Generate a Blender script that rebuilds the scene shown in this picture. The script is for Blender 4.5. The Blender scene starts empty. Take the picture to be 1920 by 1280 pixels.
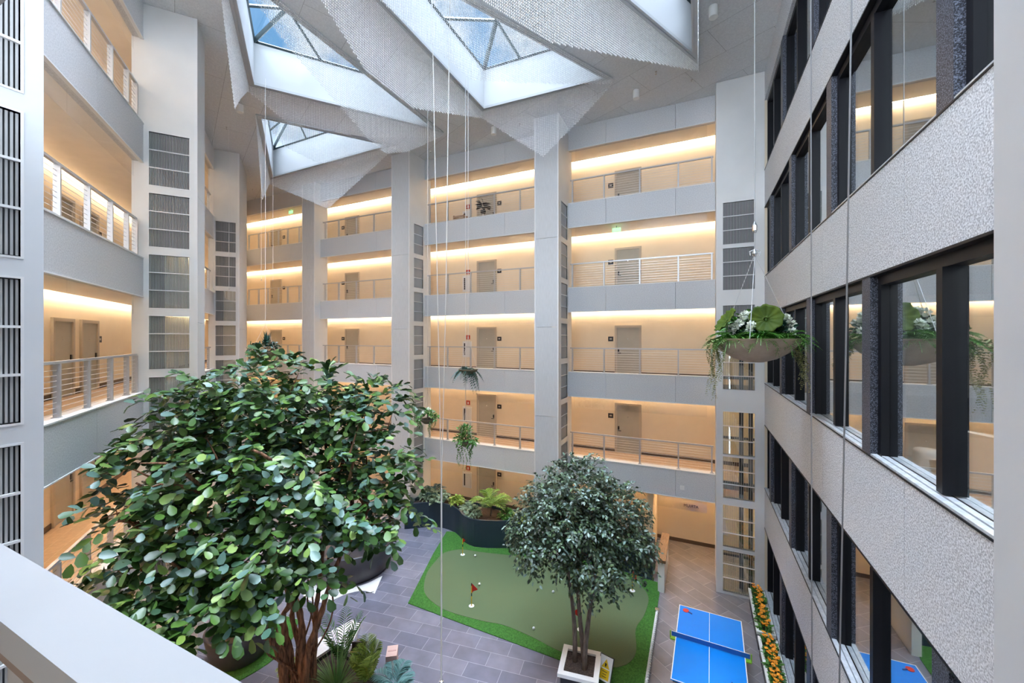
import bpy, math, random
import numpy as np
from mathutils import Vector, Matrix
from mathutils.geometry import delaunay_2d_cdt

R = math.radians
random.seed(11)
rng = np.random.default_rng(5)
SC = bpy.context.scene
COL = SC.collection

# ------------------------------------------------------------------ camera, sky, exposure
YAW = 0.4320
F_PX = 750.956
EYE = 8.26
cam_d = bpy.data.cameras.new('camera')
cam = bpy.data.objects.new('camera', cam_d)
COL.objects.link(cam)
cam_d.sensor_width = 36.0
cam_d.lens = F_PX / 1920 * 36.0
cam_d.shift_x = -(963.3 - 960) / 1920
cam_d.shift_y = -(640 - 633.03) / 1920
cam_d.clip_start = 0.05
cam.location = (0, 0, EYE)
cam.rotation_euler = (R(90), 0, YAW)
SC.camera = cam

w = bpy.data.worlds.new('sky')
SC.world = w
w.use_nodes = True
nt = w.node_tree
nt.nodes.clear()
def wn(t, **k):
    n = nt.nodes.new(t)
    for a, b in k.items():
        setattr(n, a, b)
    return n
tc = wn('ShaderNodeTexCoord')
mp = wn('ShaderNodeMapping')
mp.inputs['Scale'].default_value = (1, 1, 1.6)
nz = wn('ShaderNodeTexNoise')
nz.inputs['Scale'].default_value = 5.0
nz.inputs['Detail'].default_value = 9
nz.inputs['Roughness'].default_value = 0.55
rp = wn('ShaderNodeValToRGB')
rp.color_ramp.elements[0].position = 0.43
rp.color_ramp.elements[0].color = (0.11, 0.24, 0.42, 1)
rp.color_ramp.elements[1].position = 0.57
rp.color_ramp.elements[1].color = (0.50, 0.54, 0.59, 1)
bg = wn('ShaderNodeBackground')
bg.inputs['Strength'].default_value = 0.62
ow = wn('ShaderNodeOutputWorld')
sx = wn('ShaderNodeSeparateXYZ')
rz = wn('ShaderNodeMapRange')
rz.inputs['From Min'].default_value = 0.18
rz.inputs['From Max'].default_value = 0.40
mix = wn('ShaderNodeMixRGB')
mix.inputs['Color1'].default_value = (3.1, 3.55, 4.1, 1)   # horizon band brightened, out of view, to light the interior
nt.links.new(tc.outputs['Generated'], mp.inputs['Vector'])
nt.links.new(mp.outputs[0], nz.inputs['Vector'])
nt.links.new(nz.outputs[0], rp.inputs[0])
nt.links.new(tc.outputs['Generated'], sx.inputs[0])
nt.links.new(sx.outputs['Z'], rz.inputs['Value'])
nt.links.new(rz.outputs[0], mix.inputs['Fac'])
nt.links.new(rp.outputs[0], mix.inputs['Color2'])
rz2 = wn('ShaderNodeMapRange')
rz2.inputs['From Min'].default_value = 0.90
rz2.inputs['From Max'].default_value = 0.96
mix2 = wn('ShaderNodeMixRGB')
mix2.inputs['Color2'].default_value = (28.0, 32.0, 38.5, 1)   # overhead glow added to the sky, out of view, to light the interior
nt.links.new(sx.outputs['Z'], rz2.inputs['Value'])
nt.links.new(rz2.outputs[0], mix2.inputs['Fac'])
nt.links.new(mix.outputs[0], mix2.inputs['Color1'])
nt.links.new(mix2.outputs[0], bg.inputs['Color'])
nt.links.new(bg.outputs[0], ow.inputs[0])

sun_d = bpy.data.lights.new('soft_daylight', 'SUN')
sun_d.energy = 1.25
sun_d.angle = R(110)
sun_d.color = (0.88, 0.94, 1.0)
sun = bpy.data.objects.new('soft_daylight', sun_d)
COL.objects.link(sun)
sun.rotation_euler = (R(58), 0, R(12))
SC.view_settings.view_transform = 'Standard'
SC.view_settings.look = 'None'
SC.view_settings.gamma = 1
SC.view_settings.exposure = 1.62
SC.cycles.max_bounces = 9
SC.cycles.diffuse_bounces = 5
SC.cycles.glossy_bounces = 4
SC.cycles.transparent_max_bounces = 16
SC.cycles.use_denoising = True
SC.cycles.caustics_reflective = False
SC.cycles.caustics_refractive = False
SC.cycles.sample_clamp_indirect = 6.0

# ------------------------------------------------------------------ materials
MATS = {}
def mat(name, color, rough=0.6, metal=0.0, color2=None, scale=8.0, ramp=(0.35, 0.65), bump=0.0,
        coord='Object', detail=4, spec=None, per_island=None, stretch=None):
    if name in MATS:
        return MATS[name]
    m = bpy.data.materials.new(name)
    m.use_nodes = True
    t = m.node_tree
    b = t.nodes['Principled BSDF']
    b.inputs['Base Color'].default_value = (*color, 1)
    b.inputs['Roughness'].default_value = rough
    b.inputs['Metallic'].default_value = metal
    if spec is not None:
        b.inputs['Specular IOR Level'].default_value = spec
    if color2 is not None:
        rmp = t.nodes.new('ShaderNodeValToRGB')
        rmp.color_ramp.elements[0].position = ramp[0]
        rmp.color_ramp.elements[0].color = (*color, 1)
        rmp.color_ramp.elements[1].position = ramp[1]
        rmp.color_ramp.elements[1].color = (*color2, 1)
        if per_island:
            g = t.nodes.new('ShaderNodeNewGeometry')
            t.links.new(g.outputs['Random Per Island'], rmp.inputs[0])
        else:
            tcn = t.nodes.new('ShaderNodeTexCoord')
            n = t.nodes.new('ShaderNodeTexNoise')
            n.inputs['Scale'].default_value = scale
            n.inputs['Detail'].default_value = detail
            src = tcn.outputs[coord]
            if stretch:
                mpn = t.nodes.new('ShaderNodeMapping')
                mpn.inputs['Scale'].default_value = stretch
                t.links.new(src, mpn.inputs['Vector'])
                src = mpn.outputs[0]
            t.links.new(src, n.inputs['Vector'])
            t.links.new(n.outputs[0], rmp.inputs[0])
            if bump:
                bp = t.nodes.new('ShaderNodeBump')
                bp.inputs['Strength'].default_value = bump
                bp.inputs['Distance'].default_value = 0.01
                t.links.new(n.outputs[0], bp.inputs['Height'])
                t.links.new(bp.outputs[0], b.inputs['Normal'])
        t.links.new(rmp.outputs[0], b.inputs['Base Color'])
    MATS[name] = m
    return m

def brick_mat(name, c1, c2, mortar, bw, bh, msize, rough, rot=0.0, offset=0.5, nscale=3.0, namt=0.35, loc=(0, 0, 0)):
    if name in MATS:
        return MATS[name]
    m = bpy.data.materials.new(name)
    m.use_nodes = True
    t = m.node_tree
    b = t.nodes['Principled BSDF']
    b.inputs['Roughness'].default_value = rough
    tcn = t.nodes.new('ShaderNodeTexCoord')
    mpn = t.nodes.new('ShaderNodeMapping')
    mpn.inputs['Rotation'].default_value = (0, 0, rot)
    mpn.inputs['Location'].default_value = loc
    br = t.nodes.new('ShaderNodeTexBrick')
    br.offset = offset
    br.inputs['Color1'].default_value = (*c1, 1)
    br.inputs['Color2'].default_value = (*c2, 1)
    br.inputs['Mortar'].default_value = (*mortar, 1)
    br.inputs['Scale'].default_value = 1.0
    br.inputs['Mortar Size'].default_value = msize
    br.inputs['Mortar Smooth'].default_value = 0.1
    br.inputs['Brick Width'].default_value = bw
    br.inputs['Row Height'].default_value = bh
    n = t.nodes.new('ShaderNodeTexNoise')
    n.inputs['Scale'].default_value = nscale
    n.inputs['Detail'].default_value = 6
    mr = t.nodes.new('ShaderNodeMapRange')
    mr.inputs['To Min'].default_value = 1 - namt
    mr.inputs['To Max'].default_value = 1 + namt
    mx = t.nodes.new('ShaderNodeMixRGB')
    mx.blend_type = 'MULTIPLY'
    mx.inputs['Fac'].default_value = 1.0
    t.links.new(tcn.outputs['Object'], mpn.inputs['Vector'])
    t.links.new(mpn.outputs[0], br.inputs['Vector'])
    t.links.new(mpn.outputs[0], n.inputs['Vector'])
    t.links.new(n.outputs[0], mr.inputs['Value'])
    t.links.new(br.outputs['Color'], mx.inputs['Color1'])
    t.links.new(mr.outputs[0], mx.inputs['Color2'])
    t.links.new(mx.outputs[0], b.inputs['Base Color'])
    MATS[name] = m
    return m

def glass_mat(name, reflect, tint=(1, 1, 1), rough=0.0, facing=False):
    if name in MATS:
        return MATS[name]
    m = bpy.data.materials.new(name)
    m.use_nodes = True
    t = m.node_tree
    t.nodes.clear()
    o = t.nodes.new('ShaderNodeOutputMaterial')
    tr = t.nodes.new('ShaderNodeBsdfTransparent')
    tr.inputs[0].default_value = (*tint, 1)
    gl = t.nodes.new('ShaderNodeBsdfGlossy')
    gl.inputs['Roughness'].default_value = rough
    gl.inputs['Color'].default_value = (0.93, 0.96, 0.97, 1)
    mx = t.nodes.new('ShaderNodeMixShader')
    if facing:
        lw = t.nodes.new('ShaderNodeLayerWeight')
        lw.inputs['Blend'].default_value = 0.35
        mr = t.nodes.new('ShaderNodeMapRange')
        mr.inputs['To Min'].default_value = reflect
        mr.inputs['To Max'].default_value = 0.78
        t.links.new(lw.outputs['Facing'], mr.inputs['Value'])
        t.links.new(mr.outputs[0], mx.inputs[0])
    else:
        mx.inputs[0].default_value = reflect
    t.links.new(tr.outputs[0], mx.inputs[1])
    t.links.new(gl.outputs[0], mx.inputs[2])
    t.links.new(mx.outputs[0], o.inputs[0])
    MATS[name] = m
    return m

def emit_mat(name, color, strength):
    if name in MATS:
        return MATS[name]
    m = bpy.data.materials.new(name)
    m.use_nodes = True
    t = m.node_tree
    t.nodes.clear()
    o = t.nodes.new('ShaderNodeOutputMaterial')
    e = t.nodes.new('ShaderNodeEmission')
    e.inputs[0].default_value = (*color, 1)
    e.inputs[1].default_value = strength
    t.links.new(e.outputs[0], o.inputs[0])
    MATS[name] = m
    return m

FASCIA = mat('fascia_panel', (0.55, 0.56, 0.58), 0.8, color2=(0.70, 0.71, 0.73), scale=38, ramp=(0.36, 0.64), detail=5)
AGG = mat('aggregate_panel', (0.34, 0.345, 0.36), 0.85, color2=(0.80, 0.81, 0.83), scale=62, ramp=(0.36, 0.62), detail=6, bump=0.15)
COLFACE = mat('column_cladding', (0.55, 0.56, 0.57), 0.85, color2=(0.65, 0.66, 0.67), scale=10, ramp=(0.3, 0.7), stretch=(9, 9, 0.35))
PAINT = mat('white_paint', (0.76, 0.76, 0.75), 0.6, color2=(0.80, 0.80, 0.79), scale=1.2)
TRIM = mat('white_trim', (0.80, 0.80, 0.80), 0.5)
GREYTRIM = mat('grey_metal_trim', (0.50, 0.51, 0.52), 0.45, 0.2)
CREAM = mat('cream_wall', (0.82, 0.71, 0.55), 0.75, color2=(0.85, 0.74, 0.58), scale=1.5)
CORRCEIL = mat('corridor_ceiling', (0.84, 0.80, 0.75), 0.8, color2=(0.87, 0.83, 0.78), scale=3)
CEILM = brick_mat('ceiling_panels', (0.64, 0.65, 0.66), (0.69, 0.70, 0.71), (0.38, 0.385, 0.39), 2.44, 1.22, 0.006, 0.9, rot=R(25), nscale=26, namt=0.22)
SHAFT = mat('shaft_white', (0.60, 0.61, 0.62), 0.6)
CORRFLOOR = brick_mat('wood_look_tile', (0.55, 0.41, 0.30), (0.48, 0.35, 0.25), (0.62, 0.53, 0.45), 1.2, 0.3, 0.004, 0.45, nscale=9, namt=0.25)
BASEB = mat('brown_baseboard', (0.11, 0.08, 0.06), 0.6)
DOORM = mat('door_grey', (0.44, 0.42, 0.36), 0.5, color2=(0.47, 0.45, 0.39), scale=2)
DOORF = mat('door_frame_taupe', (0.50, 0.44, 0.36), 0.5)
BLACK = mat('black_plastic', (0.015, 0.014, 0.016), 0.4)
CHROME = mat('chrome', (0.7, 0.7, 0.7), 0.25, 1.0)
STEEL = mat('rail_metal', (0.52, 0.53, 0.55), 0.35, 0.35)
CABLE = mat('steel_cable', (0.75, 0.75, 0.76), 0.35, 0.5)
SLAT = mat('louver_slat', (0.46, 0.46, 0.46), 0.6)
LOUVBACK = mat('louver_dark', (0.085, 0.09, 0.10), 0.7)
LOUVGREY = mat('louver_grey', (0.40, 0.41, 0.41), 0.7)
SMOKEGL = glass_mat('clear_baffle_glass', 0.035, (0.97, 0.97, 0.97))
WINGL = glass_mat('window_glass', 0.46, (0.86, 0.89, 0.89), facing=True)
SKYGL = glass_mat('skylight_glass', 0.06, (0.90, 0.95, 0.98))
CASEGL = glass_mat('display_glass', 0.12, (0.9, 0.97, 0.95))
FRAME = mat('black_window_frame', (0.006, 0.006, 0.009), 0.45, spec=0.25)
GRANITE = mat('dark_granite', (0.012, 0.013, 0.02), 0.5, color2=(0.19, 0.21, 0.27), scale=85, ramp=(0.45, 0.68), detail=3)
BARS = mat('skylight_steel', (0.035, 0.055, 0.062), 0.5)
BEAD = mat('bead_chain', (0.90, 0.90, 0.90), 0.4, 0.0, color2=(0.74, 0.74, 0.75), ramp=(0.0, 1.0), per_island=True)
COVE = emit_mat('warm_cove_light', (1.0, 0.79, 0.55), 14.5)
COVE_LOW = emit_mat('amber_cove_light', (1.0, 0.68, 0.37), 34.0)
COVE_MID = emit_mat('warm_amber_cove_light', (1.0, 0.73, 0.45), 21.0)
SLATE = brick_mat('slate_tile', (0.12, 0.122, 0.165), (0.185, 0.182, 0.225), (0.33, 0.33, 0.38), 0.9, 0.45, 0.006, 0.42, rot=R(-8), nscale=2.2, namt=0.38)
SLATE2 = brick_mat('slate_tile_diagonal', (0.15, 0.145, 0.165), (0.21, 0.195, 0.21), (0.34, 0.33, 0.34), 1.2, 0.42, 0.006, 0.42, rot=R(38), nscale=2.4, namt=0.35)
TURF = mat('green_turf', (0.022, 0.10, 0.010), 0.95, color2=(0.055, 0.19, 0.025), scale=30, detail=8, bump=0.4)
PUTT = mat('putting_turf', (0.085, 0.125, 0.055), 0.95, color2=(0.125, 0.165, 0.08), scale=70, detail=4)
NAVY = mat('navy_planter', (0.012, 0.028, 0.045), 0.45, color2=(0.018, 0.036, 0.055), scale=1.0)
PLUM = mat('dark_round_planter', (0.035, 0.033, 0.042), 0.35, color2=(0.05, 0.048, 0.058), scale=1.0)
SOIL = mat('mulch_soil', (0.03, 0.02, 0.016), 0.95, color2=(0.075, 0.05, 0.04), scale=25, bump=0.6)
WOOD = mat('wood_cap', (0.17, 0.085, 0.04), 0.5, color2=(0.30, 0.16, 0.08), scale=6, stretch=(14, 1, 1))
WHITE = mat('white_gloss', (0.82, 0.82, 0.80), 0.4)
TERR = mat('white_terrazzo', (0.74, 0.73, 0.71), 0.5, color2=(0.80, 0.79, 0.77), scale=30)
BLUE = mat('table_blue', (0.0, 0.205, 0.66), 0.5, spec=0.25, color2=(0.0, 0.22, 0.69), scale=1)
LIME = mat('lime_clamp', (0.22, 0.50, 0.03), 0.4)
NETM = mat('net_blue', (0.01, 0.13, 0.42), 0.8)
RED = mat('red_plastic', (0.62, 0.015, 0.012), 0.45)
YEL = mat('yellow_paint', (0.85, 0.52, 0.02), 0.5)
ORANGE = mat('orange_bloom', (0.85, 0.22, 0.01), 0.6, color2=(0.95, 0.45, 0.03), ramp=(0, 1), per_island=True)
BARK = mat('bark', (0.075, 0.034, 0.016), 0.9, color2=(0.27, 0.13, 0.07), scale=7, stretch=(4, 4, 0.6), bump=0.8)
BARK2 = mat('grey_bark', (0.10, 0.075, 0.06), 0.9, color2=(0.19, 0.15, 0.125), scale=9, stretch=(3, 3, 0.6), bump=0.5)
LEAF = mat('ficus_leaf', (0.016, 0.050, 0.012), 0.40, color2=(0.125, 0.215, 0.055), ramp=(0.1, 1.0), per_island=True, spec=0.5)
_r = [n for n in LEAF.node_tree.nodes if n.type == 'VALTORGB'][0].color_ramp
_r.elements[0].color = (0.012, 0.036, 0.009, 1)
_r.elements[0].position = 0.0
_r.elements[1].color = (0.25, 0.36, 0.11, 1)
for _p, _c in ((.32, (0.034, 0.092, 0.016, 1)), (.60, (0.085, 0.18, 0.028, 1)), (.74, (0.062, 0.135, 0.105, 1)), (.88, (0.13, 0.22, 0.18, 1)), (.93, (0.15, 0.25, 0.045, 1))):
    _e = _r.elements.new(_p)
    _e.color = _c
LEAF2 = mat('small_ficus_leaf', (0.028, 0.055, 0.022), 0.46, color2=(0.12, 0.19, 0.085), ramp=(0.1, 1.0), per_island=True, spec=0.65)
_r = [n for n in LEAF2.node_tree.nodes if n.type == 'VALTORGB'][0].color_ramp  # darkest stops imitate shade inside the crown, blue-grey stops imitate highlights
_r.elements[0].color = (0.010, 0.024, 0.010, 1)
_r.elements[0].position = 0.0
_r.elements[1].color = (0.21, 0.29, 0.24, 1)
for _p, _c in ((.45, (0.030, 0.062, 0.024, 1)), (.72, (0.085, 0.14, 0.05, 1)), (.86, (0.15, 0.23, 0.20, 1))):
    _e = _r.elements.new(_p)
    _e.color = _c
FERN = mat('fern_green', (0.03, 0.12, 0.015), 0.5, color2=(0.09, 0.26, 0.035), ramp=(0, 1), per_island=True)
FERN2 = mat('bright_fern', (0.04, 0.17, 0.015), 0.5, color2=(0.12, 0.34, 0.035), ramp=(0, 1), per_island=True)
GRASS = mat('blade_green', (0.12, 0.30, 0.08), 0.5, color2=(0.30, 0.50, 0.20), ramp=(0, 1), per_island=True)
PALM = mat('palm_green', (0.17, 0.29, 0.03), 0.5, color2=(0.38, 0.50, 0.09), ramp=(0, 1), per_island=True)
PALE = mat('pale_leaf', (0.14, 0.22, 0.13), 0.5, color2=(0.30, 0.38, 0.24), ramp=(0, 1), per_island=True)
BLUEL = mat('blue_green_leaf', (0.05, 0.15, 0.14), 0.5, color2=(0.16, 0.32, 0.30), ramp=(0, 1), per_island=True)
DEEP = mat('deep_teal_leaf', (0.012, 0.05, 0.035), 0.4, color2=(0.03, 0.10, 0.07), ramp=(0, 1), per_island=True)
LOTUS = mat('lotus_leaf', (0.04, 0.075, 0.006), 0.65, spec=0.2, color2=(0.09, 0.13, 0.01), scale=5)
BLOOM = mat('white_bloom', (0.72, 0.76, 0.60), 0.6, color2=(0.86, 0.87, 0.82), ramp=(0, 1), per_island=True)
SUCC = mat('trailing_succulent', (0.16, 0.18, 0.05), 0.6, color2=(0.34, 0.34, 0.14), ramp=(0, 1), per_island=True)
STONE = mat('sand_stone_bowl', (0.46, 0.345, 0.245), 0.75, color2=(0.54, 0.42, 0.31), scale=7)
BASKET = mat('woven_bowl', (0.12, 0.09, 0.05), 0.8, color2=(0.2, 0.15, 0.09), scale=40)
ROPEM = mat('white_rope', (0.70, 0.69, 0.66), 0.8)
ROOMW = mat('room_wall', (0.55, 0.55, 0.53), 0.8)
MARBLE = mat('blue_marble', (0.06, 0.10, 0.14), 0.25, color2=(0.25, 0.33, 0.38), scale=4, detail=8)
PLASTIC = mat('white_plastic', (0.75, 0.76, 0.77), 0.4)
GREENSIGN = emit_mat('exit_green', (0.25, 0.85, 0.25), 0.9)
ROSE = mat('rose_box', (0.62, 0.42, 0.36), 0.7)
TAN = mat('tan_leather', (0.36, 0.13, 0.03), 0.5)
PILLAR = mat('light_grey_pillar', (0.66, 0.68, 0.70), 0.6, color2=(0.70, 0.72, 0.74), scale=1.5)
RAILCAP = mat('rail_cap_paint', (0.45, 0.46, 0.47), 0.4, color2=(0.48, 0.49, 0.50), scale=3)

# ------------------------------------------------------------------ mesh building
class MB:
    """collects polygons and links them as one mesh object"""
    def __init__(s):
        s.v = []
        s.f = []
        s.big = []          # numpy blocks (verts, faces)
    def add(s, vs, fs):
        o = len(s.v)
        s.v += [tuple(v) for v in vs]
        s.f += [tuple(i + o for i in f) for f in fs]
        return s
    def box(s, x0, x1, y0, y1, z0, z1):
        vs = [(x0, y0, z0), (x1, y0, z0), (x1, y1, z0), (x0, y1, z0), (x0, y0, z1), (x1, y0, z1), (x1, y1, z1), (x0, y1, z1)]
        return s.add(vs, [(0, 3, 2, 1), (4, 5, 6, 7), (0, 1, 5, 4), (1, 2, 6, 5), (2, 3, 7, 6), (3, 0, 4, 7)])
    def prism(s, poly, z0, z1):
        n = len(poly)
        vs = [(x, y, z0) for x, y in poly] + [(x, y, z1) for x, y in poly]
        fs = [tuple(range(n))[::-1], tuple(range(n, 2 * n))]
        for i in range(n):
            j = (i + 1) % n
            fs.append((i, j, n + j, n + i))
        return s.add(vs, fs)
    def tube(s, pts, r, n=8, caps=True):
        pts = [Vector(p) for p in pts]
        rs = r if isinstance(r, (list, tuple)) else [r] * len(pts)
        o = len(s.v)
        up = None
        for i, p in enumerate(pts):
            d = (pts[min(i + 1, len(pts) - 1)] - pts[max(i - 1, 0)])
            d = d.normalized() if d.length > 1e-9 else Vector((0, 0, 1))
            if up is None:
                up = Vector((1, 0, 0)) if abs(d.x) < 0.8 else Vector((0, 1, 0))
            a = (up - d * up.dot(d)).normalized()
            up = a
            b = d.cross(a)
            for k in range(n):
                t = 2 * math.pi * k / n
                q = p + (a * math.cos(t) + b * math.sin(t)) * rs[i]
                s.v.append(tuple(q))
        for i in range(len(pts) - 1):
            for k in range(n):
                k2 = (k + 1) % n
                s.f.append((o + i * n + k, o + i * n + k2, o + (i + 1) * n + k2, o + (i + 1) * n + k))
        if caps:
            s.f.append(tuple(o + k for k in range(n))[::-1])
            s.f.append(tuple(o + (len(pts) - 1) * n + k for k in range(n)))
        return s
    def lathe(s, prof, n=32, cx=0, cy=0, caps=True):
        o = len(s.v)
        for (r, z) in prof:
            for k in range(n):
                t = 2 * math.pi * k / n
                s.v.append((cx + r * math.cos(t), cy + r * math.sin(t), z))
        for i in range(len(prof) - 1):
            for k in range(n):
                k2 = (k + 1) % n
                s.f.append((o + i * n + k, o + i * n + k2, o + (i + 1) * n + k2, o + (i + 1) * n + k))
        if caps:
            if prof[0][0] > 1e-6:
                s.f.append(tuple(o + k for k in range(n))[::-1])
            if prof[-1][0] > 1e-6:
                s.f.append(tuple(o + (len(prof) - 1) * n + k for k in range(n)))
        return s
    def np(s, V, F):
        s.big.append((np.asarray(V, np.float32).reshape(-1, 3), np.asarray(F, np.int32)))
        return s
    def mesh(s, name, smooth=False):
        me = bpy.data.meshes.new(name)
        if s.big and not s.v:
            V = np.concatenate([b[0] for b in s.big])
            off = np.cumsum([0] + [len(b[0]) for b in s.big])[:-1]
            F = np.concatenate([b[1] + o for b, o in zip(s.big, off)])
            k = F.shape[1]
            me.vertices.add(len(V))
            me.vertices.foreach_set('co', V.ravel())
            me.loops.add(F.size)
            me.loops.foreach_set('vertex_index', F.ravel())
            me.polygons.add(len(F))
            me.polygons.foreach_set('loop_start', np.arange(0, F.size, k, dtype=np.int32))
            me.update(calc_edges=True)
            me.validate()
        else:
            for V, F in s.big:
                s.add(V.tolist(), F.tolist())
            me.from_pydata(s.v, [], s.f)
            me.update()
        if smooth:
            me.polygons.foreach_set('use_smooth', np.ones(len(me.polygons), dtype=bool))
        return me
    def build(s, name, m, parent=None, smooth=False, loc=(0, 0, 0), rotz=0.0):
        me = s.mesh(name, smooth)
        me.materials.append(m)
        o = bpy.data.objects.new(name, me)
        COL.objects.link(o)
        o.location = loc
        o.rotation_euler = (0, 0, rotz)
        if parent is not None:
            o.parent = parent
        return o

def tag(o, label, cat, group=None, kind=None):
    o['label'] = label
    o['category'] = cat
    if group:
        o['group'] = group
    if kind:
        o['kind'] = kind
    return o
def thing(name, label, cat, loc=(0, 0, 0), rotz=0.0, group=None):
    o = bpy.data.objects.new(name, None)
    COL.objects.link(o)
    o.location = loc
    o.rotation_euler = (0, 0, rotz)
    o.empty_display_size = 0.1
    return tag(o, label, cat, group)
def struct_empty(name, loc=(0, 0, 0), rotz=0.0):
    o = bpy.data.objects.new(name, None)
    COL.objects.link(o)
    o.location = loc
    o.rotation_euler = (0, 0, rotz)
    o['kind'] = 'structure'
    return o
def struct(name, mb, m, loc=(0, 0, 0), rotz=0.0, smooth=False):
    o = mb.build(name, m, None, smooth, loc, rotz)
    o['kind'] = 'structure'
    return o
KIDS = {}
def dup(root, loc, rotz=None, label=None, group=None):
    kids = {}
    for o in bpy.data.objects:
        if o.parent:
            kids.setdefault(o.parent.name, []).append(o)
    def cp(o, par):
        c = o.copy()
        COL.objects.link(c)
        if par is not None:
            c.parent = par
        for ch in kids.get(o.name, []):
            cp(ch, c)
        return c
    r = cp(root, None)
    r.location = loc
    if rotz is not None:
        r.rotation_euler = (0, 0, rotz)
    if label:
        r['label'] = label
    if group:
        r['group'] = group
    return r

# ------------------------------------------------------------------ plant helpers (vectorised leaves)
LT_V = np.array([(0, 0, 0), (-.24, .3, .07), (0, .32, 0), (.24, .3, .07), (-.25, .62, .05), (0, .64, -.03), (.25, .62, .05), (0, 1, -.14)], float)
LT_F = np.array([(0, 2, 1), (0, 3, 2), (1, 2, 5), (1, 5, 4), (2, 3, 6), (2, 6, 5), (4, 5, 7), (5, 6, 7)], int)
def leaves(P, Dv, Nv, L, width=1.0, V0=LT_V, F0=LT_F):
    """one leaf per row: base P, axis Dv, rough up-normal Nv, length L"""
    P, Dv, Nv = (np.asarray(a, float) for a in (P, Dv, Nv))
    L = np.asarray(L, float).reshape(-1, 1)
    Dv = Dv / np.linalg.norm(Dv, axis=1, keepdims=True)
    X = np.cross(Dv, Nv)
    X /= np.linalg.norm(X, axis=1, keepdims=True) + 1e-9
    N = np.cross(X, Dv)
    V = (P[:, None, :] + V0[None, :, 0:1] * (X * L * width)[:, None, :] + V0[None, :, 1:2] * (Dv * L)[:, None, :] + V0[None, :, 2:3] * (N * L)[:, None, :])
    F = F0[None] + (np.arange(len(P)) * len(V0))[:, None, None]
    return V.reshape(-1, 3), F.reshape(-1, 3)
LB_V = np.array([(0, 0, 0), (-.20, .25, .05), (0, .27, 0), (.20, .25, .05), (-.31, .60, .06), (0, .62, -.02), (.31, .60, .06), (-.20, .90, .0), (0, .94, -.05), (.20, .90, .0)], float)
LB_F = np.array([(0, 2, 1), (0, 3, 2), (1, 2, 5), (1, 5, 4), (2, 3, 6), (2, 6, 5), (4, 5, 8), (4, 8, 7), (5, 6, 9), (5, 9, 8)], int)
def unit(v):
    v = np.asarray(v, float)
    return v / (np.linalg.norm(v, axis=-1, keepdims=True) + 1e-9)
def twigs(base, out, length, nleaf, leaf, droop=0.5, width=1.0, jitter=0.35, tv=LT_V, tf=LT_F):
    """alternate leaves along drooping twigs; base (n,3), out (n,3)"""
    n = len(base)
    out = unit(out)
    Ps, Ds, Ns, Ls = [], [], [], []
    side = unit(np.cross(out, np.array([0, 0, 1.0])) + rng.normal(0, .2, (n, 3)))
    for k in range(nleaf):
        t = (k + 0.5) / nleaf
        p = base + out * (length * t) + np.array([0, 0, -1.0]) * (droop * length * t * t)
        tang = unit(out + np.array([0, 0, -1.0]) * (2 * droop * t))
        sg = (1 if k % 2 else -1) * (0.0 if k == nleaf - 1 else 1.0)
        d = unit(tang * 0.75 + side * sg * 0.9 + rng.normal(0, jitter, (n, 3)))
        nn = unit(np.array([0, 0, 1.0]) + out * 0.35 + rng.normal(0, .35, (n, 3)))
        Ps.append(p); Ds.append(d); Ns.append(nn)
        Ls.append(leaf * rng.uniform(.75, 1.2, n))
    return leaves(np.concatenate(Ps), np.concatenate(Ds), np.concatenate(Ns), np.concatenate(Ls), width, tv, tf)
def sphere_dirs(n, zmin=-1.0):
    z = rng.uniform(zmin, 1, n)
    a = rng.uniform(0, 2 * math.pi, n)
    r = np.sqrt(np.maximum(0, 1 - z * z))
    return np.stack([r * np.cos(a), r * np.sin(a), z], 1)
def frond(mb, base, az, length, rise, droop, nlf=18, leaf=0.25, width=0.16, curl=0.0, vshape=0.55):
    """pinnate frond: leaflets both sides of an arching stalk"""
    h = np.array([math.cos(az), math.sin(az), 0])
    t = np.linspace(0, 1, nlf)
    pts = np.array(base)[None] + h[None] * (length * t)[:, None] + np.array([0, 0, 1.0])[None] * (rise * t - droop * t * t)[:, None]
    tang = unit(h[None] * length + np.array([0, 0, 1.0])[None] * (rise - 2 * droop * t)[:, None])
    side = np.array([-h[1], h[0], 0])
    env = np.sin(np.pi * (0.12 + 0.86 * t)) ** 0.7
    for sg in (1, -1):
        k0 = max(1, int(nlf * .12))
        d = unit(tang * vshape + side[None] * sg * 0.85 + np.array([0, 0, .1]) + rng.normal(0, .05, (nlf, 3)))
        n = unit(np.cross(side, tang) * 1.0 + np.array([0, 0, .4]))
        V, F = leaves(pts[k0:], d[k0:], np.abs(n[k0:]) * np.array([0.1, 0.1, 1.0]), (leaf * env)[k0:], width * 2)
        mb.np(V, F)
    stalk = []
    # thin ribbon stalk as crossed triangles
    for i in range(nlf - 1):
        a, b = pts[i], pts[i + 1]
        rr = 0.012 * (1.1 - t[i])
        s_ = side * rr
        u_ = np.array([0, 0, rr])
        mb.np(np.array([a - s_, a + s_, b + s_, b - s_, a - u_, a + u_, b + u_, b - u_]), np.array([(0, 1, 2), (0, 2, 3), (4, 5, 6), (4, 6, 7)]))
    return mb
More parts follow.
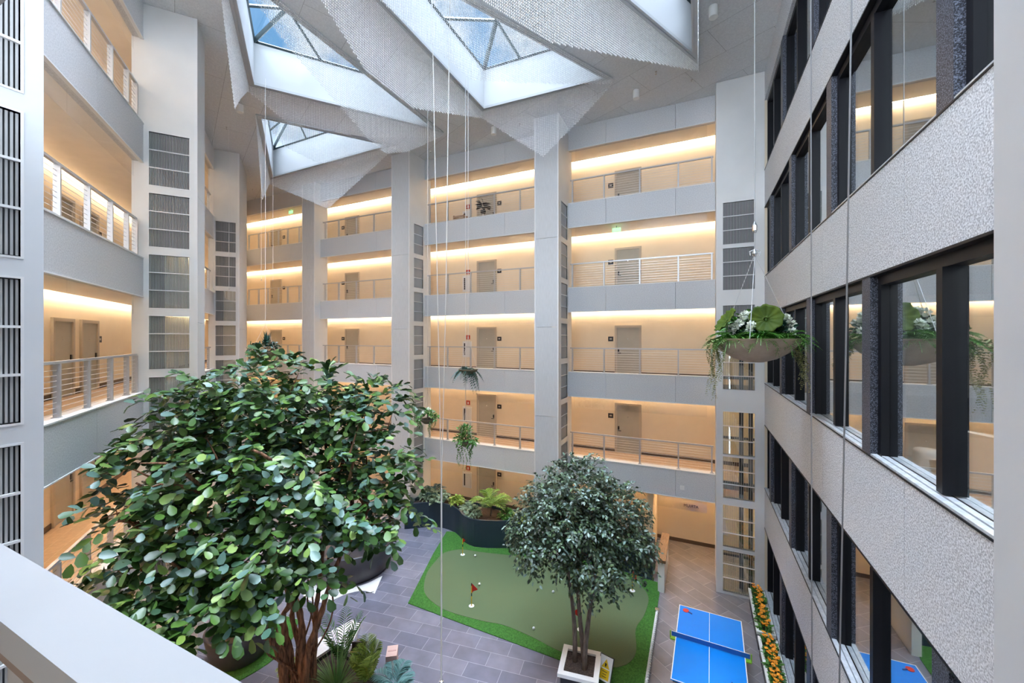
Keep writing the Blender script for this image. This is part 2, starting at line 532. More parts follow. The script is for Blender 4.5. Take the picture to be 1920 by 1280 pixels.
def blades(mb, base, n, length, spread, width=0.02, droop=0.6):
    az = rng.uniform(0, 2 * math.pi, n)
    L = length * rng.uniform(.65, 1.1, n)
    sp = spread * rng.uniform(.2, 1.0, n)
    segs = 5
    h = np.stack([np.cos(az), np.sin(az), np.zeros(n)], 1)
    side = np.stack([-np.sin(az), np.cos(az), np.zeros(n)], 1)
    V = []
    for i in range(segs + 1):
        t = i / segs
        p = np.array(base)[None] + h * (sp * L * t)[:, None] + np.array([0, 0, 1.0])[None] * (L * (t * np.sqrt(np.maximum(0.05, 1 - sp * sp * .6)) - droop * sp * t * t))[:, None]
        wd = width * (1 - t) ** 0.7 + 0.001
        V.append(p - side * wd)
        V.append(p + side * wd)
    V = np.stack(V, 1)
    F = []
    for i in range(segs):
        a = 2 * i
        F += [(a, a + 1, a + 3), (a, a + 3, a + 2)]
    F = np.array(F)[None] + (np.arange(n) * (2 * (segs + 1)))[:, None, None]
    mb.np(V.reshape(-1, 3), F.reshape(-1, 3))
    return mb

# ------------------------------------------------------------------ layout numbers (metres)
FL = [0.0, 3.33, 6.66, 9.99, 13.32]
CEIL = 16.56
VB = 15.31            # back balcony face
DEPTH = 2.27          # walkway depth
UR = 1.873            # right wall face
VC = 14.6             # front of the white column by the right wall
LP = (-12.51, 5.176)  # a point of the left balcony face (where the first left column stands)
LA = math.atan2(0.6121, -0.7908)
LD = np.array((-0.7908, 0.6121))
LN = np.array((0.6121, 0.7908))
FB = ((0, VB, 0), 0.0)
FLF = ((LP[0], LP[1], 0), LA)
LEVEL = ['ground-floor', 'second-floor', 'third-floor', 'fourth-floor', 'top-floor']

# ================================================================== STRUCTURE
# ---- ground floor
struct('floor', MB().prism([(-34, -3), (-1.12, -3), (-1.12, 19), (-34, 19)], -0.3, 0.0), SLATE)
struct('floor', MB().prism([(-1.12, -3), (8, -3), (8, 19), (-1.12, 19)], -0.3, 0.0), SLATE2)

# ---- ceiling with triangular openings
TRI = {
    1: [(-9.33, 5.12), (-13.38, 8.28), (-9.33, 13.48)],
    2: [(-14.9, 9.47), (-20.32, 13.66), (-11.8, 13.5)],
    3: [(-7.19, 4.59), (-7.17, 12.8), (-2.48, 12.92)],
    4: [(0.0, 13.35), (0.0, 5.1), (-4.29, 5.1)],
}
def inset(poly, d):
    n = len(poly)
    P = [Vector((x, y)) for x, y in poly]
    ar = sum(P[i].x * P[(i + 1) % n].y - P[(i + 1) % n].x * P[i].y for i in range(n))
    sg = 1 if ar > 0 else -1
    lines = []
    for i in range(n):
        a, b = P[i], P[(i + 1) % n]
        t = (b - a).normalized()
        nn = Vector((-t.y, t.x)) * sg
        lines.append((a + nn * d, t))
    out = []
    for i in range(n):
        (p, t), (q, s2) = lines[i - 1], lines[i]
        den = t.x * s2.y - t.y * s2.x
        k = ((q.x - p.x) * s2.y - (q.y - p.y) * s2.x) / den
        out.append(tuple(p + t * k))
    return out
outer = [(-34, 4.2), (7.5, 4.2), (7.5, 19.5), (-34, 19.5)]
pts = [Vector(p) for p in outer]
edges = [(i, (i + 1) % 4) for i in range(4)]
holes = []
for k, tri in TRI.items():
    h = inset(tri, 0.16)
    holes.append(h)
    o = len(pts)
    pts += [Vector(p) for p in h]
    edges += [(o + i, o + (i + 1) % 3) for i in range(3)]
res = delaunay_2d_cdt(pts, edges, [], 0, 1e-6)
def in_tri(p, t):
    s = []
    for i in range(3):
        a, b = t[i], t[(i + 1) % 3]
        s.append((b[0] - a[0]) * (p[1] - a[1]) - (b[1] - a[1]) * (p[0] - a[0]))
    return all(x > 0 for x in s) or all(x < 0 for x in s)
mb = MB()
vs2 = [tuple(v) for v in res[0]]
keep = []
for f in res[2]:
    c = (sum(vs2[i][0] for i in f) / len(f), sum(vs2[i][1] for i in f) / len(f))
    if not any(in_tri(c, h) for h in holes):
        keep.append(f)
n0 = len(vs2)
mb.add([(x, y, CEIL) for x, y in vs2], [tuple(f)[::-1] for f in keep])
mb.add([(x, y, CEIL + .3) for x, y in vs2], [tuple(f) for f in keep])
struct('ceiling', mb, CEILM)

# ---- skylights
SH = 1.36
for k, tri in TRI.items():
    root = struct_empty('skylight', (0, 0, 0))
    inn = inset(tri, 0.16)
    out2 = inset(tri, -0.02)
    zt = CEIL + SH
    # trim: three stepped strips round the opening
    tm = MB()
    for (d0, d1, z0, z1) in ((0.0, .075, -.05, .02), (.075, .13, -.025, .02), (.13, .17, -.06, .02)):
        A, B = inset(tri, d0), inset(tri, d1)
        for i in range(3):
            j = (i + 1) % 3
            tm.prism([A[i], A[j], B[j], B[i]], CEIL + z0, CEIL + z1)
    tm.build('trim_frame', GREYTRIM, root)
    sm = MB()
    B2 = inset(tri, 0.10)
    for i in range(3):
        j = (i + 1) % 3
        sm.prism([inn[i], inn[j], B2[j], B2[i]], CEIL + .02, zt)
    sm.build('shaft', SHAFT, root)
    c = Vector((sum(p[0] for p in inn) / 3, sum(p[1] for p in inn) / 3, 0))
    # incentre
    Ls = [math.dist(inn[(i + 1) % 3], inn[(i + 2) % 3]) for i in range(3)]
    ic = (sum(Ls[i] * inn[i][0] for i in range(3)) / sum(Ls), sum(Ls[i] * inn[i][1] for i in range(3)) / sum(Ls))
    apex = Vector((ic[0], ic[1], zt + 1.1))
    gl = MB()
    V3 = [Vector((p[0], p[1], zt)) for p in inn]
    for i in range(3):
        j = (i + 1) % 3
        gl.add([V3[i], V3[j], apex], [(0, 1, 2)])
    gl.build('glass', SKYGL, root)
    bars = MB()
    for i in range(3):
        j = (i + 1) % 3
        bars.tube([V3[i], apex], .075, 4)
        for t in (.33, .66):
            e = V3[i].lerp(V3[j], t)
            q = apex.lerp(V3[i] if t < .5 else V3[j], 0.35)
            bars.tube([e, q], .05, 4)
        bars.tube([V3[i], V3[j]], .05, 4)
    bars.build('frame_bar', BARS, root)

# ---- walkways: slab, ceiling board, wall, fascia for a run of balcony
def run(frame, x0, x1, side, xw0, xw1, joints, levels=(0, 1, 2, 3, 4)):
    loc, rz_ = frame
    dz = 0.0 if side == 'back' else -0.004
    for L in levels:
        z = FL[L]
        if L > 0:
            struct('floor', MB().box(xw0, xw1, .2, DEPTH + .05, z - .25, z + dz), CORRFLOOR, loc, rz_)
            fm = MB()
            js = [x0] + sorted(j for j in joints if x0 < j < x1) + [x1]
            for a, b in zip(js[:-1], js[1:]):
                fm.box(a + .004, b - .004, 0.0, .2, z - .70, z + .235)
            struct('wall_' + side, fm, FASCIA, loc, rz_)
            cm = MB().box(x0, x1, -.015, .30, z + .235, z + .262)
            cm.box(x0, x1, -.012, .06, z - .725, z - .70)
            struct('trim_' + str(L) if side == 'back' else 'trim_' + str(L + 10), cm, TRIM, loc, rz_)
        struct('ceiling', MB().box(xw0, xw1, .2, DEPTH - .20, z + 2.78, z + 2.83), CORRCEIL, loc, rz_)
        struct('baseboard_' + side, MB().box(xw0, xw1, DEPTH - .02, DEPTH + .01, z + dz, z + .14), BASEB, loc, rz_)
        cl = MB().box(xw0 + .3, xw1 - .3, DEPTH - .165, DEPTH - .125, z + 2.80, z + 2.84)
        co = cl.build('cove_light', COVE_LOW if L == 0 else (COVE_MID if L == 1 else COVE), None, False, loc, rz_)
        tag(co, 'warm glowing strip light above the %s walkway ceiling by the %s wall' % (LEVEL[L], side), 'light')
    struct('wall_' + side, MB().box(xw0, xw1, DEPTH, DEPTH + .2, 0, CEIL - .01), CREAM, loc, rz_)
    # top header under the atrium ceiling
    hm = MB()
    js = [x0] + sorted(j for j in joints if x0 < j < x1) + [x1]
    for a, b in zip(js[:-1], js[1:]):
        hm.box(a + .004, b - .004, 0.0, .2, 15.677, CEIL - .005)
    struct('wall_' + side, hm, FASCIA, loc, rz_)
    struct('trim_20' if side == 'back' else 'trim_21', MB().box(x0, x1, -.012, .06, 15.655, 15.677), TRIM, loc, rz_)

run(FB, -25.6, .524, 'back', -34.0, 1.87, [-.74, -3.2, -7.49, -9.23, -14.6, -16.6, -21.0, -23.2])
run(FLF, -8.2, 16.5, 'left', -9.0, 23.2, [-2.49, -4.9, 3.6, 6.2, 13.5])

# corridor end pieces beside the right column
struct('wall_right', MB().box(1.87, 2.05, VC + .02, VB + DEPTH + .2, 0, CEIL), CREAM)
struct('wall_right', MB().box(-1.75, -1.55, VB + .55, VB + DEPTH, 0, 2.9), CREAM)

# ---- louver panels
def louver_panel(par, x0, x1, z0, z1, y, dirn, axis, style, nslat):
    """panel in a wall: plane normal along -axis-dir. axis 'x': panel spans local y and faces local x"""
    def bx(m, a0, a1, d0, d1, c0, c1):
        d0, d1 = sorted((y + dirn * d0, y + dirn * d1))
        if axis == 'y':
            m.box(a0, a1, d0, d1, c0, c1)
        else:
            m.box(d0, d1, a0, a1, c0, c1)
        return m
    root = bpy.data.objects.new('louver_panel', None)
    COL.objects.link(root)
    root.parent = par
    if style == 'mixed':
        xs = x1 - (x1 - x0) * .36
        bx(MB(), xs, x1, -.09, -.07, z0, z1).build('dark_panel', LOUVBACK, root)
        bk = bx(MB(), x0, xs, -.09, -.07, z0, z1)
    else:
        bk = bx(MB(), x0, x1, -.09, -.07, z0, z1)
    bk.build('panel_back', LOUVBACK if style in ('dark', 'near') else (LOUVGREY if style == 'grey' else CASEGL), root)
    sl = MB()
    st = (x1 - x0) / nslat
    for i in range(nslat):
        a = x0 + st * (i + .22)
        dd = -.03 if style == 'near' else -.065
        bx(sl, a, a + st * {'near': .55, 'glass': .10}.get(style, .40), dd, -.02, z0 + .01, z1 - .01)
    sl.build('slats', SLAT, root)
    rl = MB()
    for t in (1 / 3, 2 / 3):
        zz = z0 + (z1 - z0) * t
        bx(rl, x0, x1, -.03, .004, zz - .012, zz + .012)
    for (a, b) in ((x0 - .02, x0), (x1, x1 + .02)):
        bx(rl, a, b, -.06, .006, z0 - .02, z1 + .02)
    bx(rl, x0, x1, -.06, .006, z0 - .02, z0)
    bx(rl, x0, x1, -.06, .006, z1, z1 + .02)
    rl.build('rail', TRIM, root)
    return root

LT = [13.41 - 1.535 * k for k in range(9)]

def frame_wall(mb_, a0, a1, d0, d1, openings, axis, ztop=CEIL - .006, o0=None, o1=None):
    """solid wall spanning a0..a1 with rectangular openings o0..o1 at the z-ranges given"""
    def bx(x0, x1, z0, z1):
        if axis == 'y':
            mb_.box(x0, x1, d0, d1, z0, z1)
        else:
            mb_.box(d0, d1, x0, x1, z0, z1)
    bx(a0, o0, 0, ztop)
    bx(o1, a1, 0, ztop)
    z = 0
    for (b, t) in sorted(openings):
        if b > z:
            bx(o0, o1, z, b)
        z = t
    bx(o0, o1, z, ztop)

# ---- columns of the back wall
def back_column(u0, u1, v0, louv, label_joints):
    root = struct_empty('column')
    if louv:
        ops = [(t - 1.33, t) for t in LT if t - 1.33 > 0]
        m = MB()
        frame_wall(m, v0 + .02, VB + .45, u1 - .1, u1, ops, 'x', o0=v0 + .30, o1=VB - .14)
        m.build('side_wall', PAINT, root)
        MB().box(u0, u0 + .1, v0 + .02, VB + .45, 0, CEIL - .006).build('side_wall', PAINT, root)
        for t in ops:
            louver_panel(root, v0 + .30, VB - .14, t[0], t[1], u1, 1, 'x', 'grey', 16)
    else:
        MB().box(u0, u1, v0 + .02, VB + .45, 0, CEIL - .006).build('side_wall', PAINT, root)
    fm = MB()
    zs = [0] + [z - .02 for z in (2.0, 5.35, 8.68, 12.0)] + [CEIL - .006]
    for a, b in zip(zs[:-1], zs[1:]):
        fm.box(u0 + .04, u1 - .04, v0 - .01, v0 + .02, a + .006, b - .006)
    fm.build('front_cladding', COLFACE, root)
    tm = MB()
    tm.box(u0 - .005, u0 + .04, v0 - .02, v0 + .04, 0, CEIL - .006)
    tm.box(u1 - .04, u1 + .005, v0 - .02, v0 + .04, 0, CEIL - .006)
    tm.build('corner_trim', TRIM, root)
    return root
back_column(-5.632, -4.682, 14.1, True, None)
back_column(-12.67, -11.65, 14.22, True, None)
back_column(-19.54, -18.58, 14.95, False, None)

# ---- white column with glazed lift-like shaft at the right end of the back wall
root = struct_empty('column')
ops = [(11.27, 12.61), (9.80, 11.14), (7.97, 9.30), (6.60, 7.90), (4.50, 5.88), (3.10, 4.43), (1.53, 2.87), (.08, 1.41)]
m = MB()
frame_wall(m, .527, UR, VC, VC + .1, ops, 'y', o0=.72, o1=1.61)
m.box(.527, .627, VC + .1, VB + .3, 0, CEIL - .006)
m.build('shaft_wall', PAINT, root)
for i, t in enumerate(ops):
    louver_panel(root, .72, 1.61, t[0], t[1], VC, -1, 'y', 'dark' if i < 3 else 'glass', 22 if i < 3 else 14)
st = MB()
for u in (1.22, 1.50):
    st.box(u, u + .12, VC + .5, VC + .62, 0, 11)
for z in (1.0, 3.4, 4.9, 6.9):
    st.box(.63, 1.86, VC + .52, VC + .60, z, z + .07)
st.build('steel_guide', mat('dark_steel', (0.10, 0.10, 0.11), 0.5), root)

# ---- columns of the left wall (local frame: x along the wall, y into the corridor)
def left_column(x0, x1, prot, yb, o0, o1):
    root = struct_empty('column', FLF[0], FLF[1])
    ops = [(t - 1.33, t) for t in LT if t - 1.33 > 0]
    m = MB()
    frame_wall(m, -prot, yb, x0, x0 + .1, ops, 'x', o0=o0, o1=o1)
    m.build('front_wall', PAINT, root)
    MB().box(x0 + .1, x1, yb - .1, yb, 0, CEIL - .006).build('side_wall', PAINT, root)
    sm_ = MB()
    zs = [0] + [z - .02 for z in (2.0, 5.35, 8.68, 12.0)] + [CEIL - .006]
    for a, b in zip(zs[:-1], zs[1:]):
        sm_.box(x0 + .1, x1, -prot + .002, -prot + .1, a + .004, b - .004)
    sm_.build('side_cladding', COLFACE, root)
    MB().box(x0 - .012, x0 + .03, -prot - .012, -prot + .05, 0, CEIL - .006).build('corner_trim', TRIM, root)
    for i, t in enumerate(ops):
        louver_panel(root, o0, o1, t[0], t[1], x0, -1, 'x', 'dark' if i < 2 else 'mixed', 26)
    return root
left_column(0.0, .94, 1.06, .22, -.91, -.11)
left_column(8.66, 11.4, .92, .2, -.80, -.06)

# ---- near column at the left edge of the view (side face with louvers) and near pillar at the right
root = struct_empty('column')
ops = [(t - 1.33, t) for t in LT if t - 1.33 > 0]
m = MB()
frame_wall(m, .0, 1.6, -5.8, -5.7, ops, 'x', o0=.45, o1=1.455)
m.box(-6.6, -5.8, 1.5, 1.6, 0, CEIL)
m.box(-6.6, -6.5, 0, 1.5, 0, CEIL)
m.build('side_wall', PILLAR, root)
for t in ops:
    louver_panel(root, .45, 1.455, t[0], t[1], -5.7, 1, 'x', 'near', 32)
root = struct_empty('column')
m = MB().box(.76, 1.70, .20, 1.6, 0, CEIL)
m.build('pillar_body', PILLAR, root)

# ---- right wall: aggregate spandrels, ribbon windows, granite posts
WB = [.42, 3.60, 6.863, 10.19, 13.50]           # sills
WT = [2.345, 5.541, 8.998, 12.31, 15.63]        # heads
POSTS = {0: [3.1, 6.28, 9.13, 11.9], 2: [3.1, 6.28, 9.13, 11.9], 4: [2.9, 5.9, 8.85, 11.75],
         1: [1.4, 4.62, 7.82, 10.75, 13.5], 3: [1.4, 4.55, 7.82, 10.75, 13.5]}
for L in range(5):
    z0, z1 = (WT[L - 1], WB[L]) if L else (0, WB[0])
    sm_ = MB()
    js = [-1.0, 1.6, 5.28, 8.2, 11.2, 14.6]
    for a, b in zip(js[:-1], js[1:]):
        sm_.box(UR, UR + .25, a + .004, b - .004, z0 + .015, z1 - .02)
    struct('wall_right', sm_, AGG)
    tr_ = MB().box(UR - .006, UR + .30, -1, VC - .004, z0 - .01, z0 + .015)
    tr_.box(UR - .008, UR + .01, -1, VC - .004, z1 - .03, z1 - .012)
    struct('trim_%d' % (30 + L), tr_, FRAME)
struct('wall_right', MB().box(UR, UR + .45, -1, VC - .004, WT[4] + .015, CEIL - .004), AGG)
wi = 0
for L in range(5):
    z0, z1 = WB[L], WT[L]
    ps = POSTS[L]
    spans = []
    prev = -1.0
    for p in ps:
        spans.append((prev, p - .13))
        prev = p + .13
        g = MB().box(UR - .004, UR + .32, p - .13, p + .13, z0 - .01, z1 - .005)
        struct('trim_%d' % (40 + L), g, GRANITE)
    spans.append((prev, VC - .01))
    for (a, b) in spans:
        if b - a < .3:
            continue
        wi += 1
        root = struct_empty('window_%d' % wi)
        mid = (a + b) / 2 + (.1 if b - a > 2 else 0)
        f = MB()
        f.box(UR + .07, UR + .22, a, a + .05, z0, z1)
        f.box(UR + .07, UR + .22, b - .09, b, z0, z1)
        f.box(UR + .07, UR + .22, a + .05, b - .09, z1 - .12, z1)
        f.box(UR + .10, UR + .20, a + .05, b - .09, z0 - .015, z0 + .012)
        f.build('window_frame', FRAME, root)
        mu = MB().box(UR + .06, UR + .22, mid - .05, mid + .05, z0 + .03, z1 - .12)
        mu.build('mullion', FRAME, root)
        MB().box(UR + .145, UR + .155, a + .05, b - .09, z0 + .012, z1 - .12).build('glass', WINGL, root)
        s_ = MB().box(UR + .0, UR + .06, a, b, z0 - .02, z0 + .012)
        s_.box(UR + .075, UR + .135, a, b, z0 - .02, z0 + .016)
        s_.build('sill', MATS.get('sill_marble') or mat('sill_marble', (0.42, 0.46, 0.50), 0.35, color2=(0.58, 0.61, 0.64), scale=14), root)
# rooms behind the ribbon windows
for L in range(5):
    z = FL[L]
    struct('floor', MB().box(UR + .26, 7.0, -1, VC, z - .3, z + .01), mat('room_carpet', (0.16, 0.16, 0.17), 0.9))
    struct('ceiling', MB().box(UR + .26, 7.0, -1, VC, z + 2.75, z + 2.85), mat('room_ceiling', (0.6, 0.6, 0.58), 0.8))
struct('wall_right', MB().box(6.9, 7.1, -1, VC, 0, CEIL), ROOMW)
struct('wall_right', MB().box(UR + .46, 7.0, VC, VC + .02, 0, CEIL), ROOMW)

# ---- near balcony of the photographer
struct('floor', MB().box(-7.5, 1.86, -2.0, .34, FL[2] - .25, FL[2]), CORRFLOOR)
nr = thing('balcony_railing', 'white flat-topped railing in the near foreground at the lower left', 'railing', (-3.0, .25, FL[2]))
cap = MB().box(-3.0, 3.72, -.04, .04, 1.155, 1.20)
cap.build('top_rail', RAILCAP, nr)
bm_ = MB().box(-3.0, 3.72, -.028, .028, 1.118, 1.155)
bm_.build('rail_channel', mat('bronze_channel', (0.30, 0.22, 0.18), 0.5), nr)
for x in (-2.6, -.2, 2.1, 3.6):
    MB().box(x - .03, x + .03, -.025, .025, .0, 1.118).build('post', STEEL, nr)
for k in range(9):
    z = .16 + k * .104
    MB().tube([(-3.0, 0, z), (3.72, 0, z)], .005, 6).build('cable', CABLE, nr)
struct('wall_front', MB().box(-9.5, 1.86, -2.2, -2.0, 0, FL[2] - .25), CREAM)
struct('floor', MB().box(-9.5, 1.86, -2.0, .10, FL[1] - .25, FL[1]), CORRFLOOR)
struct('wall_front', MB().box(-9.5, 1.86, .10, .30, FL[1] - .70, FL[1] + .25), FASCIA)
struct('wall_front', MB().box(-9.5, 1.86, .10, .24, FL[2] - .70, FL[2] - .25), FASCIA)
struct('ceiling', MB().box(-12.5, 7.5, -2.3, 2.2, CEIL, CEIL + .3), CEILM)  # ceiling strip out of view, added to shade the near rail
# glass smoke baffle above the near balcony (hangs from the slab over the photographer)
bf = struct_empty('trim_50', (0, .25, 0))
MB().box(-7, 1.8, -.006, .006, 8.88, 9.5).build('glass', SMOKEGL, bf)
MB().box(-7, 1.8, -.012, .012, 8.845, 8.88).build('edge_strip', GREYTRIM, bf)
struct('wall_front', MB().box(-9.5, 1.86, -2.2, -2.0, FL[2], 9.9), CREAM)
struct('ceiling', MB().box(-9.5, 1.86, -2.2, .10, 9.45, 9.99), CORRCEIL)
struct('wall_front', MB().box(-7.5, 1.86, .10, .34, 9.3, 10.2), FASCIA)

# ---- glass smoke baffles under the balconies
BAYS = [('right', FB, -4.68, .52, [-4.54, -3.29, -1.97, -.65, .42]),
        ('middle', FB, -11.64, -5.64, [-11.45, -10.45, -9.23, -8.03, -6.82, -5.75]),
        ('narrow', FB, -18.57, -12.68, [-18.35, -17.34, -16.09, -14.89, -13.69, -12.8]),
        ('far', FB, -25.0, -19.55, [-24.91, -23.97, -23.11, -22.19, -21.38, -20.42, -19.65]),
        ('left', FLF, -6.6, -.02, [-6.4, -5.5, -4.6, -3.58, -2.53, -1.52, -.65, -.1]),
        ('deep', FLF, .96, 8.62, [1.0, 2.2, 3.4, 4.6, 5.8, 7.0, 8.2])]
tn = 60
for nm, fr, a, b, po in BAYS:
    for L in range(5):
        zb = (FL[L + 1] - .72) if L < 4 else 15.66
        gb = MB()
        mid = (a + b) / 2
        gb.box(a + .25, mid - .006, .10, .112, zb - .44, zb)
        gb.box(mid + .006, b - .25, .10, .112, zb - .44, zb)
        struct('trim_%d' % tn, gb, SMOKEGL, fr[0], fr[1])
        tn += 1

# ================================================================== DOORS, SIGNS, RAILINGS
dn = 0
door_proto = {}
def make_door(w):
    root = struct_empty('door_1')
    f = MB()
    f.box(-w / 2, -w / 2 + .09, -.06, 0, 0, 2.13)
    f.box(w / 2 - .09, w / 2, -.06, 0, 0, 2.13)
    f.box(-w / 2 + .09, w / 2 - .09, -.06, 0, 2.04, 2.13)
    f.build('door_frame', DOORF, root)
    MB().box(-w / 2 + .09, w / 2 - .09, -.02, 0, 0.02, 2.04).build('door_leaf', DOORM, root)
    h = MB().box(-w / 2 + .13, -w / 2 + .19, -.05, -.02, .98, 1.13)
    h.box(-w / 2 + .14, -w / 2 + .27, -.075, -.055, .93, .955)
    h.box(-w / 2 + .14, -w / 2 + .165, -.06, -.02, .93, .955)
    h.build('door_handle', BLACK, root)
    MB().tube([(0, -.028, 1.55), (0, -.02, 1.55)], .018, 10).build('peephole', CHROME, root)
    MB().box(-w / 2 + .09, w / 2 - .09, -.03, 0, 0.0, .02).build('threshold', GREYTRIM, root)
    return root
dproto = make_door(1.1)
first = True
def put_door(fr, x, L, flip=False):
    global dn, first
    dn += 1
    loc, rz_ = fr
    c, s = math.cos(rz_), math.sin(rz_)
    y = DEPTH - .002
    p = (loc[0] + c * x - s * y, loc[1] + s * x + c * y, FL[L])
    if first:
        dproto.location = p
        dproto.rotation_euler = (0, 0, rz_)
        first = False
        d = dproto
    else:
        d = dup(dproto, p, rz_)
        d.name = 'door_%d' % dn
    if flip:
        d.scale = (-1, 1, 1)
    return d
BACKDOORS = [(-2.73, 'right', -3.46), (-9.58, 'middle', -8.88), (-18.65, 'narrow', -19.40), (-25.48, 'far', -24.73)]
BAYTXT = {'right': 'bay beside the right white column', 'middle': 'wide bay between the two louvered columns',
          'narrow': 'bay left of the louvered columns', 'far': 'far left bay of the back wall',
          'left': 'nearest bay of the left wall', 'deep': 'receding bay of the left wall'}
splate = None
def put_plate(fr, x, L, bay):
    global splate
    loc, rz_ = fr
    c, s = math.cos(rz_), math.sin(rz_)
    y = DEPTH
    p = (loc[0] + c * x - s * y, loc[1] + s * x + c * y, FL[L] + 1.55)
    lab = 'small dark %s room sign, %s' % (LEVEL[L], BAYTXT[bay])
    if splate is None:
        splate = thing('room_sign', lab, 'sign', p, rz_, 'room signs by the doors')
        MB().box(-.11, .11, -.02, -.001, -.10, .10).build('plate', BLACK, splate)
        MB().box(-.05, .05, -.024, -.02, -.03, .035).build('number_panel', mat('pale_inlay', (0.45, 0.42, 0.38), .5), splate)
    else:
        dup(splate, p, rz_, lab)
for (x, bay, sx_) in BACKDOORS:
    for L in range(5):
        if bay == 'right' and L == 0:
            continue
        put_door(FB, x, L, bay in ('middle',))
        put_plate(FB, sx_, L, bay)
for L in (1, 2, 3):
    for x in (2.18, 3.68):
        put_door(FLF, x, L, True)
    put_plate(FLF, 4.41, L, 'left')
# fire hose cabinets of the middle bay
cab = None
fsg = None
for L in range(5):
    p = (-10.72, VB + DEPTH, FL[L])
    lab = 'white recessed extinguisher cabinet with dark slit on the %s wall of the back corridor' % LEVEL[L]
    if cab is None:
        cab = thing('extinguisher_cabinet', lab, 'cabinet', p, 0, 'extinguisher cabinets')
        b_ = MB().box(-.26, .26, -.03, -.001, .62, 1.42)
        b_.build('frame', TRIM, cab)
        MB().box(-.20, .20, -.04, -.03, .68, 1.36).build('cabinet_door', PAINT, cab)
        MB().box(-.17, -.10, -.046, -.04, .72, 1.32).build('glass_slit', BLACK, cab)
    else:
        dup(cab, p, 0, lab)
    p = (-10.66, VB + DEPTH, FL[L] + 1.62)
    lab = 'small red square sign above the %s extinguisher cabinet' % LEVEL[L]
    if fsg is None:
        fsg = thing('extinguisher_sign', lab, 'sign', p, 0, 'red extinguisher signs')
        MB().box(-.11, .11, -.015, -.001, -.11, .11).build('plate', mat('sign_red', (.50, .05, .02), .5), fsg)
        MB().prism([(-.035, -.018), (.035, -.018), (.035, -.0155), (-.035, -.0155)], -.07, .05).build('pictogram', TRIM, fsg)
    else:
        dup(fsg, p, 0, lab)

# ---- cable railings
def railing(bay, fr, a, b, po):
    loc, rz_ = fr
    c, s = math.cos(rz_), math.sin(rz_)
    mid = (a + b) / 2
    y = .12
    base = (loc[0] + c * mid - s * y, loc[1] + s * mid + c * y)
    def lab(L):
        return 'white %s cable railing, %s' % (LEVEL[L], BAYTXT[bay])
    root = thing('cable_railing', lab(1), 'railing', (base[0], base[1], FL[1]), rz_, 'cable railings of the walkways')
    MB().box(a + .05 - mid, b - .05 - mid, -.03, .03, 1.165, 1.21).build('top_rail', STEEL, root)
    pm = None
    for p in po:
        if pm is None:
            q = MB().box(-.022, .022, -.045, .045, .262, 1.165)
            q.box(-.06, .06, -.055, .055, .262, .275)
            pm = q.build('post', STEEL, root, loc=(p - mid, 0, 0))
        else:
            o = pm.copy()
            COL.objects.link(o)
            o.parent = root
            o.location = (p - mid, 0, 0)
    cm = None
    for k in range(9):
        z = .34 + k * .09
        if cm is None:
            cm = MB().tube([(a + .06 - mid, 0, 0), (b - .06 - mid, 0, 0)], .0055, 5).build('cable', CABLE, root, loc=(0, 0, z))
        else:
            o = cm.copy()
            COL.objects.link(o)
            o.parent = root
            o.location = (0, 0, z)
    for L in (2, 3, 4):
        dup(root, (base[0], base[1], FL[L]), rz_, lab(L))
for nm, fr, a, b, po in BAYS:
    railing(nm, fr, a, b, po)

# ---- mirrored wall lettering
cu = bpy.data.curves.new('letters', 'FONT')
cu.body = 'ATRIUM'
cu.size = .16
cu.extrude = .008
cu.align_x = 'CENTER'
cu.align_y = 'CENTER'
to = bpy.data.objects.new('tmp_text', cu)
COL.objects.link(to)
dg = bpy.context.evaluated_depsgraph_get()
me = bpy.data.meshes.new_from_object(to.evaluated_get(dg))
bpy.data.objects.remove(to)
for v in me.vertices:
    x, y, z = v.co
    v.co = (-x * .95, -z - .01, y)
me.flip_normals()
me.materials.append(mat('letter_brown', (.10, .05, .03), .5))
lt = bpy.data.objects.new('wall_lettering', me)
COL.objects.link(lt)
lt.location = (-.27, VB + DEPTH, 1.50)
tag(lt, 'small dark letters MUIRTA on the cream ground-floor corridor wall', 'lettering')

# ---- exit signs, downlights, sprinklers
ex = thing('exit_sign', 'small green lit exit sign under the top-floor ceiling of the far left bay', 'sign', (-22.6, VB + 1.2, FL[4] + 2.78), 0, 'exit signs')
MB().box(-.02, .02, -.02, .02, -.08, 0).build('bracket', GREYTRIM, ex)
MB().box(-.17, .17, -.015, .015, -.26, -.08).build('sign_panel', GREENSIGN, ex)
e2 = dup(ex, (-3.0, VB + 1.1, FL[3] + 2.78), 0, 'small green exit sign under the fourth-floor ceiling beside the right white column')
dl = None
for i, (u, v, lab) in enumerate([(.34, 11.18, 'white cylinder downlight on the grey ceiling nearest the right wall'),
                                 (-1.89, 13.89, 'white cylinder downlight on the ceiling between the two right skylights and the back wall'),
                                 (-7.32, 14.0, 'white cylinder downlight on the ceiling behind the middle bead curtain'),
                                 (-14.79, 8.85, 'white cylinder downlight on the ceiling beside the left bead curtain')]):
    if dl is None:
        dl = thing('ceiling_downlight', lab, 'light', (u, v, CEIL), 0, 'ceiling downlights')
        MB().lathe([(.03, -.02), (.03, -.0)], 16).build('stem', TRIM, dl, True)
        MB().lathe([(.10, -.30), (.105, -.30), (.105, -.05), (.10, -.02), (.02, -.02)], 24).build('lamp_body', WHITE, dl, True)
        MB().lathe([(.0, -.285), (.085, -.29)], 20, caps=False).build('lens', mat('lens_grey', (.35, .36, .37), .3), dl)
    else:
        dup(dl, (u, v, CEIL), 0, lab)
sp = None
SPR = [(-17.6, 8.4), (-16.9, 9.6), (-19.6, 10.5), (-13.9, 6.6), (-1.2, 13.2), (-6.3, 14.2), (-.2, 14.1), (-10.8, 14.6), (-22.6, 14.2)]
